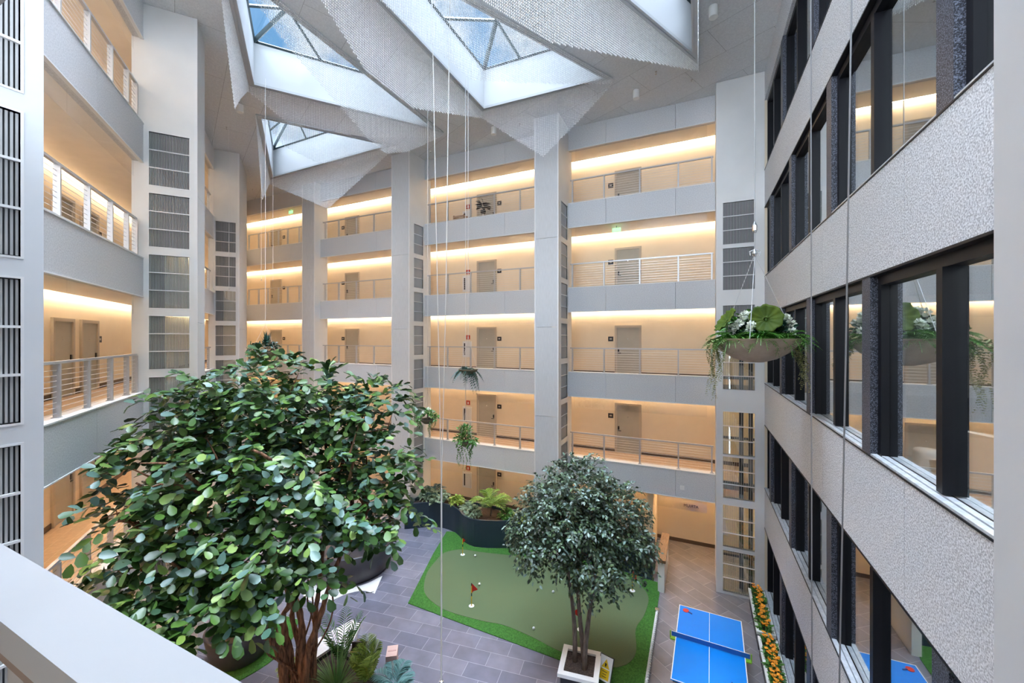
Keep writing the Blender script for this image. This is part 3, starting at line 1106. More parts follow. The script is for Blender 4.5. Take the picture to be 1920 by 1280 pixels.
SPRT = ['above the second left column', 'near the small skylight', 'left of the small skylight', 'in front of the first left column', 'beside the right skylight tip',
        'above the column between the two wide bays', 'above the right white column', 'above the louvered middle column', 'in the far left corner']
for (u, v), tx in zip(SPR, SPRT):
    lab = 'tiny metal sprinkler head on the grey ceiling ' + tx
    if sp is None:
        sp = thing('sprinkler_head', lab, 'sprinkler', (u, v, CEIL), 0, 'ceiling sprinklers')
        MB().lathe([(.035, -.012), (.035, 0)], 12).build('flange', CHROME, sp)
        MB().lathe([(.03, -.085), (.03, -.075), (.012, -.07), (.012, -.012)], 10).build('nozzle', CHROME, sp)
    else:
        dup(sp, (u, v, CEIL), 0, lab)
gr = thing('ceiling_vent', 'black slot vent in the ceiling of the far left corner behind the second left column', 'vent', (-23.2, 13.6, CEIL), R(-37))
MB().box(-.6, .6, -.22, .22, -.03, -.002).build('vent_frame', BLACK, gr)
sl_ = MB()
for i in range(8):
    sl_.box(-.58, .58, -.2 + i * .052, -.185 + i * .052, -.045, -.03)
sl_.build('vent_slats', mat('vent_dark', (.03, .03, .03), .5), gr)

# ================================================================== BEAD CURTAINS
OCT_V = np.array([(1, 0, 0), (0, 1, 0), (-1, 0, 0), (0, -1, 0), (0, 0, 1), (0, 0, -1)], float)
OCT_F = np.array([(0, 1, 4), (1, 2, 4), (2, 3, 4), (3, 0, 4), (1, 0, 5), (2, 1, 5), (3, 2, 5), (0, 3, 5)], int)
def curtain(A, B, prof, label, pitch=.042, bead=.058, r=.0125):
    A, B = np.array(A, float), np.array(B, float)
    L = np.linalg.norm(B - A)
    n = int(L / pitch)
    ts = (np.arange(n) + .5) / n
    pt = [p[0] for p in prof]
    pl = [p[1] for p in prof]
    lens = np.interp(ts, pt, pl)
    cs = []
    for t, ln_ in zip(ts, lens):
        k = max(2, int(ln_ / bead))
        zz = CEIL - .04 - (np.arange(k) + .5) * bead
        xy = A + (B - A) * t
        cs.append(np.column_stack([np.full(k, xy[0]), np.full(k, xy[1]), zz]))
    cs = np.concatenate(cs)
    cs[:, :2] -= A
    V = cs[:, None, :] + OCT_V[None] * np.array([r, r, bead * .56])
    F = OCT_F[None] + (np.arange(len(cs)) * 6)[:, None, None]
    m = MB().np(V.reshape(-1, 3), F.reshape(-1, 3))
    o = m.build('bead_curtain', BEAD, None, False, (A[0], A[1], 0))
    tag(o, label, 'bead curtain', None, 'stuff')
    return o
T1, T2, T3, T4 = TRI[1], TRI[2], TRI[3], TRI[4]
curtain(T1[0], T1[1], [(0, .3), (.147, 1.0), (.444, 2.25), (.628, 1.5), (.916, .46), (1, .25)], 'silver bead curtain on the left edge of the left large skylight, seen nearly edge-on')
curtain(T1[1], T1[2], [(0, .25), (.173, 1.0), (.41, .95), (.55, .9), (.94, .31), (1, .1)], 'silver bead curtain along the lower edge of the left large skylight above the small skylight')
curtain(T1[2], T1[0], [(0, .15), (.257, 1.7), (.40, 2.26), (.50, 2.07), (.65, 1.55), (.8, 1.03), (.9, .52), (1, .2)], 'silver bead curtain crossing in front of the left large skylight sky')
curtain(T2[0], T2[1], [(0, .05), (.195, 1.19), (.393, 2.35), (.896, .55), (1, .28)], 'narrow silver bead curtain on the left edge of the small far skylight')
curtain(T2[1], T2[2], [(0, .3), (.265, 1.25), (.51, 2.17), (.695, 1.4), (.94, .35), (1, .2)], 'pointed silver bead curtain below the small far skylight')
curtain(T2[2], T2[0], [(0, .2), (.4, 1.3), (.62, 1.37), (.815, 1.02), (.96, .17), (1, .05)], 'silver bead curtain inside the small far skylight')
curtain(T3[0], T3[1], [(0, .4), (.164, 1.22), (.307, 1.93), (.53, 1.93), (.848, .82), (1, .28)], 'big silver bead curtain left of the centre skylight')
curtain(T3[1], T3[2], [(0, .28), (.25, 1.21), (.5, 2.1), (.745, 1.23), (1, .2)], 'pointed silver bead curtain under the centre skylight in front of the column')
curtain(T3[2], T3[0], [(0, .2), (.25, 1.09), (.54, 2.02), (.65, 1.62), (1, .3)], 'silver bead curtain veiling the sky of the centre skylight')
curtain(T4[2], T4[0], [(0, .8), (.164, 2.09), (.354, 2.09), (.672, 1.19), (.968, .32), (1, .2)], 'wide silver bead curtain left of the right skylight')
curtain(T4[0], T4[1], [(0, .25), (.5, 2.1), (1, .3)], 'silver bead curtain on the right edge of the right skylight, seen edge-on')

# ================================================================== COURTYARD
G = .02
turf = MB().prism([(-8.2, 9.93), (-9.2, 12.6), (-9.74, 14.3), (-9.3, 14.42), (-9.0, 14.18), (-8.6, 13.85), (-8.06, 13.70), (-7.6, 13.80), (-7.19, 13.97), (-6.5, 14.30), (-5.5, 14.55),
                   (-4.0, 14.6), (-2.4, 14.46), (-1.24, 14.30), (-1.14, 13.7), (-1.14, 9.2), (-2.0, 9.25), (-3.22, 9.81), (-5.5, 9.86)], .0, G)
t_ = turf.build('turf_border', TURF)
tag(t_, 'bright green artificial turf surround of the putting green', 'turf')
def smooth_loop(p, n=4):
    p = [Vector(q) for q in p]
    out = []
    N = len(p)
    for i in range(N):
        a, b, c, d = p[i - 1], p[i], p[(i + 1) % N], p[(i + 2) % N]
        for k in range(n):
            t = k / n
            q = 0.5 * ((2 * b) + (c - a) * t + (2 * a - 5 * b + 4 * c - d) * t * t + (3 * b - a - 3 * c + d) * t ** 3)
            out.append(tuple(q))
    return out
grn = [(-8.84, 12.84), (-8.38, 13.3), (-7.61, 13.45), (-6.72, 13.66), (-5.78, 13.91), (-4.4, 14.2), (-2.9, 14.25), (-2.3, 14.12), (-1.77, 13.88), (-1.44, 13.34), (-1.46, 12.46), (-1.61, 11.74),
       (-1.49, 10.98), (-1.55, 10.54), (-1.78, 10.23), (-2.05, 10.13), (-3.2, 10.06), (-4.12, 10.22), (-5.05, 10.31), (-5.73, 10.2), (-6.8, 10.13), (-7.47, 10.26), (-8.02, 10.54), (-8.37, 10.97), (-8.67, 11.56), (-8.82, 12.3)]
pg = MB().prism(smooth_loop(grn), G, G + .008).build('putting_green', PUTT)
tag(pg, 'olive putting green with rounded outline inside the bright turf', 'putting green')
gz = G + .008
fl = None
FLAGS = [(-8.13, 13.0, 'red golf flag on yellow stick nearest the navy planter wall', 100),
         (-6.33, 10.63, 'red golf flag on yellow stick standing alone at the left side of the green', 60),
         (-1.95, 13.46, 'red golf flag on yellow stick at the right end beside the wood-topped wall', -20),
         (-3.03, 11.05, 'red golf flag on yellow stick behind the trunks of the potted tree', 200)]
for (u, v, lab, a) in FLAGS:
    if fl is None:
        fl = thing('golf_flag', lab, 'golf flag', (u, v, gz), R(a), 'golf flags on the putting green')
        MB().lathe([(.085, 0), (.085, .006), (.05, .008)], 20).build('hole_cup', WHITE, fl)
        MB().tube([(0, 0, .006), (0, 0, .30)], .014, 8).build('stick', YEL, fl)
        MB().tube([(0, 0, .30), (0, 0, .40)], .0142, 8).build('black_band', BLACK, fl)
        MB().tube([(0, 0, .40), (0, 0, .62)], .014, 8).build('stick', YEL, fl)
        fg = MB()
        pts_ = []
        for i in range(7):
            t = i / 6
            x = .012 + .19 * t
            yy = .03 * math.sin(t * 5)
            h = .15 * (1 - t) + .004
            pts_.append((x, yy, .53 - .08 * t - h))
            pts_.append((x, yy, .53 - .08 * t + h))
        fg.add(pts_, [(2 * i, 2 * i + 2, 2 * i + 3, 2 * i + 1) for i in range(6)])
        o = fg.build('flag_cloth', RED, fl)
        sm2 = o.modifiers.new('thick', 'SOLIDIFY')
        sm2.thickness = .004
        MB().tube([(0, 0, .62), (0, 0, .70)], .013, 8).build('stick_tip', BLACK, fl)
    else:
        dup(fl, (u, v, gz), R(a), lab)
ball = None
BALLS = [(-7.63, 13.08, 'nearest the flag by the navy wall'), (-5.82, 12.96, 'farthest back on the green'), (-6.62, 11.63, 'behind the left standing flag'),
         (-4.26, 12.28, 'left of the potted tree crown shadow, mid-green'), (-4.22, 10.5, 'at the front edge of the green left of the white-rimmed planter')]
for u, v, tx in BALLS:
    lab = 'white golf ball lying ' + tx
    if ball is None:
        m = MB().lathe([(.0, 0)] + [(.04 * math.sin(a), .04 - .04 * math.cos(a)) for a in np.linspace(.2, 2.95, 10)] + [(0, .08)], 16)
        ball = tag(m.build('golf_ball', WHITE, None, True, (u, v, gz)), lab, 'golf ball', 'golf balls on the green')
    else:
        o = ball.copy()
        COL.objects.link(o)
        o.location = (u, v, gz)
        o['label'] = lab

# ---- navy curved planter along the back wall
def ribbon(pts, th, z0, z1):
    P = [Vector(p) for p in pts]
    N = len(P)
    A, B = [], []
    for i in range(N):
        t = (P[min(i + 1, N - 1)] - P[max(i - 1, 0)]).normalized()
        n = Vector((-t.y, t.x))
        A.append(P[i])
        B.append(P[i] + n * th)
    mb_ = MB()
    for i in range(N - 1):
        mb_.prism([A[i], A[i + 1], B[i + 1], B[i]], z0, z1)
    return mb_
def smooth_line(p, n=5):
    p = [Vector(q) for q in p]
    p = [p[0] * 2 - p[1]] + p + [p[-1] * 2 - p[-2]]
    out = []
    for i in range(1, len(p) - 2):
        a, b, c, d = p[i - 1], p[i], p[i + 1], p[i + 2]
        for k in range(n):
            t = k / n
            out.append(tuple(0.5 * ((2 * b) + (c - a) * t + (2 * a - 5 * b + 4 * c - d) * t * t + (3 * b - a - 3 * c + d) * t ** 3)))
    out.append(tuple(p[-2]))
    return out
navy = smooth_line([(-14.6, 12.6), (-13.4, 13.0), (-12.2, 13.3), (-11.35, 13.85), (-10.7, 14.33), (-10.22, 14.50), (-9.61, 14.46), (-9.06, 14.2), (-8.6, 13.86), (-8.06, 13.73), (-7.19, 14.0), (-6.4, 14.36), (-5.2, 14.6), (-3.8, 14.62), (-2.38, 14.5), (-1.24, 14.33)])
def curved_planter(a, b, label):
    seg = [p for p in navy if a <= p[0] <= b]
    r = thing('curved_planter', label, 'planter', ((a + b) / 2, 14.6, 0))
    ox = (a + b) / 2
    o = ribbon([(x - ox, y - 14.6) for x, y in seg], .07, 0, 1.07)
    o.box(seg[0][0] - ox - .04, seg[0][0] - ox, seg[0][1] - 14.6, .65, 0, 1.07)
    o.box(seg[-1][0] - ox, seg[-1][0] - ox + .04, seg[-1][1] - 14.6, .65, 0, 1.07)
    o.box(seg[0][0] - ox, seg[-1][0] - ox, .60, .65, 0, 1.07)
    o.build('planter_wall', NAVY, r)
    poly = [(x - ox, y - 14.6 + .06) for x, y in seg] + [(seg[-1][0] - ox, .6), (seg[0][0] - ox, .6)]
    MB().prism(poly, .80, .95).build('soil', SOIL, r)
curved_planter(-11.60, -5.70, 'long navy blue curved planter wall along the foot of the middle bay')
curved_planter(-4.62, -1.35, 'navy blue planter wall behind the small tree, ending at the wood-capped wall')

# wood-topped wall
ww = thing('bench_wall', 'low white wall with brown wood cap between the turf and the tiled walkway', 'wall', (-1.10, 14.75, 0))
MB().box(-.10, .10, -.95, .95, 0, .98).build('body', WHITE, ww)
MB().box(-.13, .14, -1.0, 1.0, .98, 1.07).build('wood_cap', WOOD, ww)

# glass display box
db = thing('display_case', 'small clear glass case with black frame against the navy planter wall', 'case', (-6.35, 14.05, G))
fr_ = MB()
for x in (-.25, .25):
    for y in (-.15, .15):
        fr_.box(x - .012, x + .012, y - .012, y + .012, 0, .75)
for z in (0, .74):
    fr_.box(-.26, .26, -.162, -.138, z, z + .02)
    fr_.box(-.26, .26, .138, .162, z, z + .02)
    fr_.box(-.262, -.238, -.15, .15, z, z + .02)
    fr_.box(.238, .262, -.15, .15, z, z + .02)
fr_.build('frame', BLACK, db)
g_ = MB()
g_.box(-.25, .25, -.152, -.148, .02, .74)
g_.box(-.252, -.248, -.15, .15, .02, .74)
g_.build('glass', CASEGL, db)
MB().box(-.2, .2, -.1, .1, .02, .06).build('tray', PLASTIC, db)
MB().box(-.2, -.02, -.1, .05, .62, .70).build('blue_panel', mat('cyan_panel', (.02, .35, .75), .4), db)

# ---- small tree in square planter
px_, py_ = -2.53, 9.22
pl = thing('square_planter', 'dark square planter with thick white rim holding the small tree', 'planter', (px_, py_, 0), R(8))
MB().box(-.40, .40, -.40, .40, 0, .54).build('body', mat('charcoal_planter', (.03, .03, .04), .5), pl)
rm = MB()
for a0, a1, b0, b1 in ((-.46, .46, -.46, -.34), (-.46, .46, .34, .46), (-.46, -.34, -.34, .34), (.34, .46, -.34, .34)):
    rm.box(a0, a1, b0, b1, .54, .62)
rm.build('rim', WHITE, pl)
MB().box(-.34, .34, -.34, .34, .53, .57).build('soil', SOIL, pl)
def lobes_foliage(lobes, n_per, leaf, nleaf, tl, droop, width=1.0, inner=.35, bias=0.0, jitter=.35, tv=LT_V, tf=LT_F, origin=None):
    mb_ = MB()
    for (c, r) in lobes:
        area = (r[0] * r[1] * r[2]) ** (2 / 3)
        n = max(8, int(n_per * area))
        d = sphere_dirs(n, -.75)
        k = rng.uniform(inner, .92, n) ** .6
        base = np.array(c)[None] + d * np.array(r)[None] * k[:, None]
        out = unit(d * np.array([1, 1, .45]) + np.array([0, 0, bias]) + rng.normal(0, .25, (n, 3)))
        V, F = twigs(base, out, tl, nleaf, leaf, droop, width, jitter, tv, tf)
        if origin is not None:      # prune leaves that would grow into the left balconies or columns
            nv, nf = len(tv), len(tf)
            W = V.reshape(-1, nv, 3)[:, :, :2] + np.asarray(origin)[None, None, :2] - np.array(LP)
            off = (W @ LN).min(1)
            sx_ = W @ LD
            ok = (off > .12) & ~((off < 1.2) & (sx_.max(1) > -.12) & (sx_.min(1) < 1.1))
            V = V.reshape(-1, nv, 3)[ok].reshape(-1, 3)
            F = (tf[None] + (np.arange(int(ok.sum())) * nv)[:, None, None]).reshape(-1, 3)
        mb_.np(V, F)
    return mb_
def cam_pt(px, py, d):
    a = (px - 963.3) / F_PX
    return np.array((d * (a * math.cos(YAW) - math.sin(YAW)), d * (a * math.sin(YAW) + math.cos(YAW)), EYE - (py - 633.03) / F_PX * d))
st_ = thing('small_tree', 'small leafy tree with three slender trunks in the white-rimmed square planter', 'tree', (px_, py_, .57))
base = np.array((px_, py_, .57))
L2 = []
for (x, y, rx, ry, d) in [(1085, 905, 62, 45, 10.1), (1030, 940, 52, 40, 9.9), (1145, 950, 55, 45, 10.1), (1010, 985, 45, 38, 9.7), (1080, 980, 70, 50, 9.6), (1165, 1000, 50, 45, 9.9),
                          (1030, 1035, 45, 38, 9.5), (1110, 1040, 60, 40, 9.4), (1180, 1030, 42, 38, 9.9), (1085, 935, 80, 50, 10.4), (1120, 1080, 40, 32, 9.4), (1000, 1010, 36, 40, 9.9)]:
    c = cam_pt(x, y, d) - base
    s = d / F_PX
    L2.append((c, (rx * s, rx * s, ry * s)))
for i, (dx, dy, top) in enumerate([(-.14, .0, (1062, 985, 9.7)), (.02, .08, (1085, 960, 9.8)), (.16, -.06, (1120, 985, 9.7))]):
    e = cam_pt(*top) - base
    b0 = np.array((dx, dy, -.03))
    pts_ = []
    for k in range(9):
        t = k / 8
        q = b0 * (1 - t) + e * t + np.array((math.sin(t * 5 + i * 2) * .05, math.cos(t * 4 + i) * .05, 0))
        pts_.append(q)
    MB().tube(pts_, [.062 - .035 * k / 8 for k in range(9)], 10).build('trunk', BARK2, st_, True)
brm = MB()
for i, (c, r) in enumerate(L2):
    s0 = cam_pt(1062 + 20 * (i % 3), 1060 - 10 * (i % 4), 9.65) - base
    midp = s0 * .5 + c * .5 + rng.normal(0, .08, 3)
    brm.tube([s0, midp, c], [.024, .018, .009], 6)
brm.build('branches', BARK2, st_, True)
lobes_foliage(L2, 400, .105, 8, .36, .35, 1.0, .3).build('foliage', LEAF2, st_)

cs_ = thing('caution_sign', 'white caution sign with yellow triangle leaning on the white-rimmed planter', 'sign', (-2.02, 9.38, .0), R(-12))
CT = Matrix.Translation((0, 0, .22)) @ Matrix.Rotation(R(-28), 4, 'X')
def flat_on(pts2, y, th):
    n = len(pts2)
    vs = [CT @ Vector((x, y, z)) for x, z in pts2] + [CT @ Vector((x, y - th, z)) for x, z in pts2]
    fs = [tuple(range(n)), tuple(range(n, 2 * n))[::-1]] + [(i, (i + 1) % n, n + (i + 1) % n, n + i) for i in range(n)]
    return MB().add(vs, fs)
def rect(x0, x1, z0, z1):
    return [(x0, z0), (x1, z0), (x1, z1), (x0, z1)]
flat_on(rect(-.17, .17, 0, .52), .012, .02).build('sign_frame', BLACK, cs_)
flat_on(rect(-.155, .155, .015, .505), -.009, .003).build('white_face', WHITE, cs_)
flat_on([(-.10, .27), (.10, .27), (0, .45)], -.0125, .003).build('warning_triangle', mat('sign_yellow', (.85, .55, .01), .5), cs_)
flat_on([(-.015, .30), (.015, .30), (.022, .36), (-.022, .37)], -.016, .002).build('pictogram', BLACK, cs_)
flat_on(rect(-.11, .11, .05, .25), -.0125, .003).build('text_panel', mat('sign_yellow', (.85, .55, .01), .5), cs_)
tx_ = MB()
for zz, ww_ in ((.20, .06), (.15, .045), (.10, .055)):
    q = flat_on(rect(-ww_, ww_, zz - .008, zz + .008), -.016, .002)
    tx_.add(q.v, q.f)
tx_.build('text_line', mat('sign_brown', (.25, .14, .02), .6), cs_)
lg = MB()
for x in (-.12, .12):
    lg.tube([(x, .02, .0), (x, .06, .30)], .012, 6)
lg.build('stand_leg', BLACK, cs_)

# ---- ping-pong table
pt_ = thing('ping_pong_table', 'bright blue ping-pong table with white lines and net on the tiled walkway', 'table', (.24, 10.80, 0), R(-1.5))
MB().box(-.7625, .7625, -1.37, 1.37, .735, .76).build('tabletop', BLUE, pt_)
ln2 = MB()
for (a0, a1, b0, b1) in ((-.7625, -.7425, -1.37, 1.37), (.7425, .7625, -1.37, 1.37), (-.7425, .7425, -1.37, -1.35), (-.7425, .7425, 1.35, 1.37), (-.0025 - .004, .0025 + .004, -1.35, 1.35)):
    ln2.box(a0, a1, b0, b1, .76, .7612)
ln2.build('white_lines', WHITE, pt_)
MB().box(-.72, .72, -1.33, 1.33, .68, .735).build('apron', mat('table_dark_frame', (.02, .02, .03), .5), pt_)
MB().box(-.85, .85, -.003, .003, .775, .885).build('net', NETM, pt_)
MB().box(-.85, .85, -.005, .005, .885, .895).build('net_tape', WHITE, pt_)
for s in (-1, 1):
    q = MB().box(s * .88 - .012, s * .88 + .012, -.012, .012, .70, .895)
    q.box(min(s * .70, s * .88), max(s * .70, s * .88), -.05, .05, .70, .73)
    q.build('net_clamp', LIME, pt_)
    for e in (-1, 1):
        q = MB().box(s * .6 - .03, s * .6 + .03, e * 1.0 - .03, e * 1.0 + .03, .06, .68)
        q.lathe([(.05, 0), (.055, .03), (.05, .06)], 12, s * .6, e * 1.0)
        q.build('leg', BLACK, pt_)
def paddle(loc, rz_, label):
    r = thing('ping_pong_paddle', label, 'paddle', loc, rz_, 'paddles on the ping-pong table')
    MB().lathe([(.078, 0), (.078, .012)], 28).build('blade', RED, r)
    MB().box(-.014, .014, -.175, -.07, .0, .022).build('handle', mat('paddle_handle', (.02, .05, .2), .5), r)
    return r
paddle((-.31, 11.98, .762), R(60), 'red paddle at the far left corner of the blue table')
paddle((.72, 9.72, .762), R(200), 'red paddle at the near right corner of the blue table')

# ---- white twisted rope barrier on the turf edge
rp_ = thing('rope_barrier', 'white twisted rope lying along the turf edge beside the ping-pong table', 'rope', (-1.12, 11.2, 0))
for ph in (0, math.pi):
    pts_ = []
    for k in range(121):
        t = k / 120
        pts_.append((.022 * math.cos(t * 110 + ph), 1.45 - 2.9 * t, G + .05 + .022 * math.sin(t * 110 + ph)))
    MB().tube(pts_, .026, 6).build('strand', ROPEM, rp_, True)
MB().box(-.06, .06, 1.45, 1.56, G, G + .12).build('end_cleat', CHROME, rp_)

# ---- flower boxes along the right wall
flower_proto = None
def make_flower(label, loc, rz_, grp):
    global flower_proto
    if flower_proto is None:
        r = thing('flower_plant', label, 'plant', loc, rz_, grp)
        n = 26
        d = sphere_dirs(n, .0)
        V, F = twigs(np.zeros((n, 3)) + np.array((0, 0, .02)) + d * .06, d + np.array([0, 0, .7]), .15, 4, .10, .25, .9)
        MB().np(V, F).build('foliage', FERN, r)
        bmesh_ = None
        for k in range(13):
            a = rng.uniform(0, 6.28)
            rr = rng.uniform(.02, .12)
            c = np.array((rr * math.cos(a), rr * math.sin(a), rng.uniform(.16, .34)))
            if bmesh_ is None:
                m5 = 6
                aa = np.arange(m5) / m5 * 6.283
                Dv = np.stack([np.cos(aa), np.sin(aa), np.full(m5, .6)], 1)
                V, F = leaves(np.zeros((m5, 3)), Dv, np.tile([0, 0, 1.0], (m5, 1)), np.full(m5, .047), 1.6)
                bmesh_ = MB().np(V, F).build('bloom', ORANGE, r, loc=tuple(c))
            else:
                o = bmesh_.copy()
                COL.objects.link(o)
                o.parent = r
                o.location = tuple(c)
            (bmesh_ if k == 0 else o).rotation_euler = (rng.normal(0, .3), rng.normal(0, .3), rng.uniform(0, 6))
        flower_proto = r
        return r
    return dup(flower_proto, loc, rz_, label, grp)
for (v0, v1, nm) in ((12.32, 14.35, 'farther flower box by the white column'), (10.15, 12.15, 'nearer flower box beside the blue table')):
    fb = thing('flower_box', ('long white-rimmed trough of orange flowers, the ' + nm), 'planter', (1.62, (v0 + v1) / 2, 0))
    h = (v1 - v0) / 2
    MB().box(-.18, .18, -h + .02, h - .02, 0, .42).build('body', mat('charcoal_planter', (.03, .03, .04), .5), fb)
    rm = MB()
    for a0, a1, b0, b1 in ((-.22, .22, -h, -h + .07), (-.22, .22, h - .07, h), (-.22, -.15, -h + .07, h - .07), (.15, .22, -h + .07, h - .07)):
        rm.box(a0, a1, b0, b1, .42, .50)
    rm.build('rim', WHITE, fb)
    MB().box(-.15, .15, -h + .07, h - .07, .41, .44).build('soil', SOIL, fb)
    k = 7
    for i in range(k):
        make_flower('orange flowering plant with green leaves growing in the ' + nm, (1.62 + rng.uniform(-.03, .03), v0 + .2 + (v1 - v0 - .4) * i / (k - 1), .44), rng.uniform(0, 6.28), 'orange flowers in the ' + nm)

# ---- planting in the navy planter
def plant_root(name, label, loc, cat='plant', group=None):
    return thing(name, label, cat, loc, 0, group)
SO = .95
def palm(loc, label, nf, length, rise, mat_, name='palm_plant', stem=.0, leaf=.34):
    r = plant_root(name, label, loc)
    m = MB()
    for i in range(nf):
        a = i * 2.4 + rng.uniform(-.2, .2)
        k = rng.uniform(.75, 1.1)
        up = rng.uniform(.6, 1.3)
        frond(m, (0, 0, stem), a, length * k * .75, rise * up, rise * up * .75, 20, leaf, .13)
    m.build('fronds', mat_, r)
    if stem > 0:
        MB().tube([(0, 0, -.03), (.02, 0, stem * .5), (0, 0, stem + .03)], [.05, .04, .03], 8).build('stem', BARK2, r)
    return r
palm((-7.75, 14.55, SO), 'tall yellow-green palm in the middle of the navy planter', 11, 1.15, 1.35, PALM, stem=.35)
palm((-10.85, 14.95, SO), 'dark small palm at the left end of the navy planter', 7, .75, .8, DEEP, stem=.2, leaf=.22)
palm((-8.9, 14.75, SO), 'pale fern left of the tall palm in the navy planter', 8, .65, .35, PALE, 'fern_plant', leaf=.2)
palm((-6.35, 14.85, SO), 'pale fern right of the tall palm in the navy planter', 7, .75, .35, PALE, 'fern_plant', leaf=.24)
palm((-4.1, 14.95, SO), 'dark feathery palm behind the small tree in the navy planter', 8, .8, .6, FERN, 'fern_plant', leaf=.2)
def bushy(loc, label, r_, mat_, leaf=.16, n=60, name='leafy_plant', zs=.7):
    r = plant_root(name, label, loc)
    d = sphere_dirs(n, -.1)
    base = d * r_ * .45 * np.array([1, 1, zs]) + np.array([0, 0, r_ * .35])
    V, F = twigs(base, d + np.array([0, 0, .3]), r_ * .55, 4, leaf, .4, 1.1)
    MB().np(V, F).build('foliage', mat_, r)
    MB().tube([(0, 0, -.03), (0, 0, r_ * .5)], [.02, .012], 6).build('stem', BARK2, r)
    return r
bushy((-11.1, 14.85, SO), 'grey-green bushy plant at the far left of the navy planter', .42, PALE)
bushy((-10.45, 14.8, SO), 'pale bushy plant with broad leaves beside the dark small palm', .45, PALE, .2)
bushy((-9.6, 14.9, SO), 'yellow-green bush between the dark palm and the pale fern', .36, PALM, .14)
bushy((-8.35, 14.2, SO), 'grey-leaved low plant at the front bend of the navy planter', .34, PALE, .15)
bushy((-7.05, 14.6, SO), 'dark green low plant right of the tall palm stem', .34, FERN, .14)
bushy((-6.15, 14.5, SO), 'yellow low plant at the right of the navy planter by the small tree', .3, PALM, .12)
gt = plant_root('grass_tuft', 'spiky blue-green grass tuft beside the wood-topped wall', (-1.95, 14.75, SO))
blades(MB(), (0, 0, 0), 90, .7, .9, .012, .75).build('blades', BLUEL, gt)

# ---- dark round planter, white floor inlay, white bench, left planter under the big tree
rpz = thing('round_planter', 'large dark round planter half hidden behind the big tree', 'planter', (-11.35, 10.75, 0))
MB().lathe([(1.20, 0), (1.30, .1), (1.42, .95), (1.36, .98), (1.30, .90)], 56).build('body', PLUM, rpz, True)
MB().lathe([(1.31, .84), (1.31, .88), (0, .88)], 40).build('soil', SOIL, rpz)
for i, (dx, dy, lb) in enumerate([(-.4, .2, 'left'), (.5, .1, 'right'), (.0, .75, 'rear')]):
    palm((-11.35 + dx, 10.75 + dy, .88), 'green fern on the %s side of the large dark round planter' % lb, 8, .8, .7, FERN, 'fern_plant', leaf=.22)
wl = MB().prism(smooth_line([(-12.4, 9.2), (-11.2, 8.75), (-10.55, 8.9), (-10.3, 9.45), (-9.95, 9.8), (-9.49, 9.86)], 4) + smooth_line([(-9.95, 10.7), (-10.2, 10.0), (-10.9, 9.45), (-11.8, 9.35)], 4), .0, .015)
o = tag(wl.build('floor_inlay', TERR), 'white curved stone inlay in the floor at the foot of the round planter', 'floor inlay')
bn = thing('white_bench', 'white tapered bench on the slate floor behind the big tree trunks', 'bench', (-8.4, 7.4, 0))
MB().prism([(-.35, .83), (.0, .82), (.59, -.3), (.3, -1.0), (-.55, -.9), (-.62, .0)], .32, .42).build('seat', TERR, bn)
MB().prism([(-.29, .75), (-.05, .74), (.5, -.3), (.25, -.9), (-.48, -.8), (-.55, .0)], 0, .32).build('base', WHITE, bn)
lp_ = thing('dark_planter', 'dark curved planter by the lower left under the big tree', 'planter', (-10.9, 6.55, 0))
MB().lathe([(.62, 0), (.68, .1), (.80, .75), (.75, .78), (.7, .72)], 44).build('body', PLUM, lp_, True)
MB().lathe([(.71, .66), (.71, .70), (0, .70)], 30).build('soil', SOIL, lp_)
bushy((-10.9, 6.55, .70), 'green shrub growing in the dark curved planter', .6, FERN, .18, 70, 'shrub')
tg = MB().prism(smooth_line([(-10.2, 5.4), (-9.9, 6.6), (-10.1, 7.4), (-10.6, 8.0)], 4) + [(-11.6, 7.9), (-11.7, 6.2)], 0, .02)
tag(tg.build('turf_patch', TURF), 'small green turf patch beside the dark curved planter', 'turf')

# ---- big tree with its planter
TB = np.array((-7.75, 6.0, 0))
bp_ = thing('tree_planter', 'black planter around the base of the big tree at the bottom edge', 'planter', (-7.3, 6.25, 0), R(-10))
w2 = MB()
for a0, a1, b0, b1 in ((-1.15, 1.75, .78, .86), (-1.15, 1.75, -1.3, -1.22), (-1.15, -1.07, -1.22, .78), (1.67, 1.75, -1.22, .78)):
    w2.box(a0, a1, b0, b1, 0, .55)
w2.build('planter_wall', BLACK, bp_)
MB().box(-1.07, 1.67, -1.22, .78, .38, .46).build('soil', SOIL, bp_)
tr = thing('big_tree', 'huge broad-leaved tree with twisted brown trunks filling the left foreground', 'tree', (TB[0], TB[1], .46))
base = TB + np.array((0, 0, .46))
BL = []
for (x, y, rx, ry, d) in [(500, 728, 100, 62, 9.0), (395, 765, 95, 62, 8.7), (600, 765, 85, 60, 9.2), (690, 770, 68, 58, 9.3), (322, 825, 70, 55, 8.0), (255, 905, 66, 55, 7.3),
                          (430, 870, 120, 85, 8.0), (570, 880, 115, 85, 8.3), (690, 870, 75, 70, 8.9), (225, 970, 42, 42, 6.9), (255, 1085, 62, 60, 6.6), (370, 990, 105, 80, 7.4),
                          (520, 1000, 115, 75, 7.6), (650, 965, 76, 48, 8.2), (738, 980, 42, 28, 8.8), (455, 1070, 80, 48, 7.1), (345, 1130, 85, 48, 6.6), (600, 1070, 45, 30, 7.6), (690, 935, 62, 50, 8.6),
                          (480, 800, 120, 80, 9.2), (310, 1010, 80, 60, 7.2), (450, 1095, 66, 34, 6.9), (390, 1145, 60, 30, 6.5), (262, 1150, 62, 38, 6.3)]:
    c = cam_pt(x, y, d) - base
    s = d / F_PX
    BL.append((c, (rx * s, rx * s * .9, ry * s)))
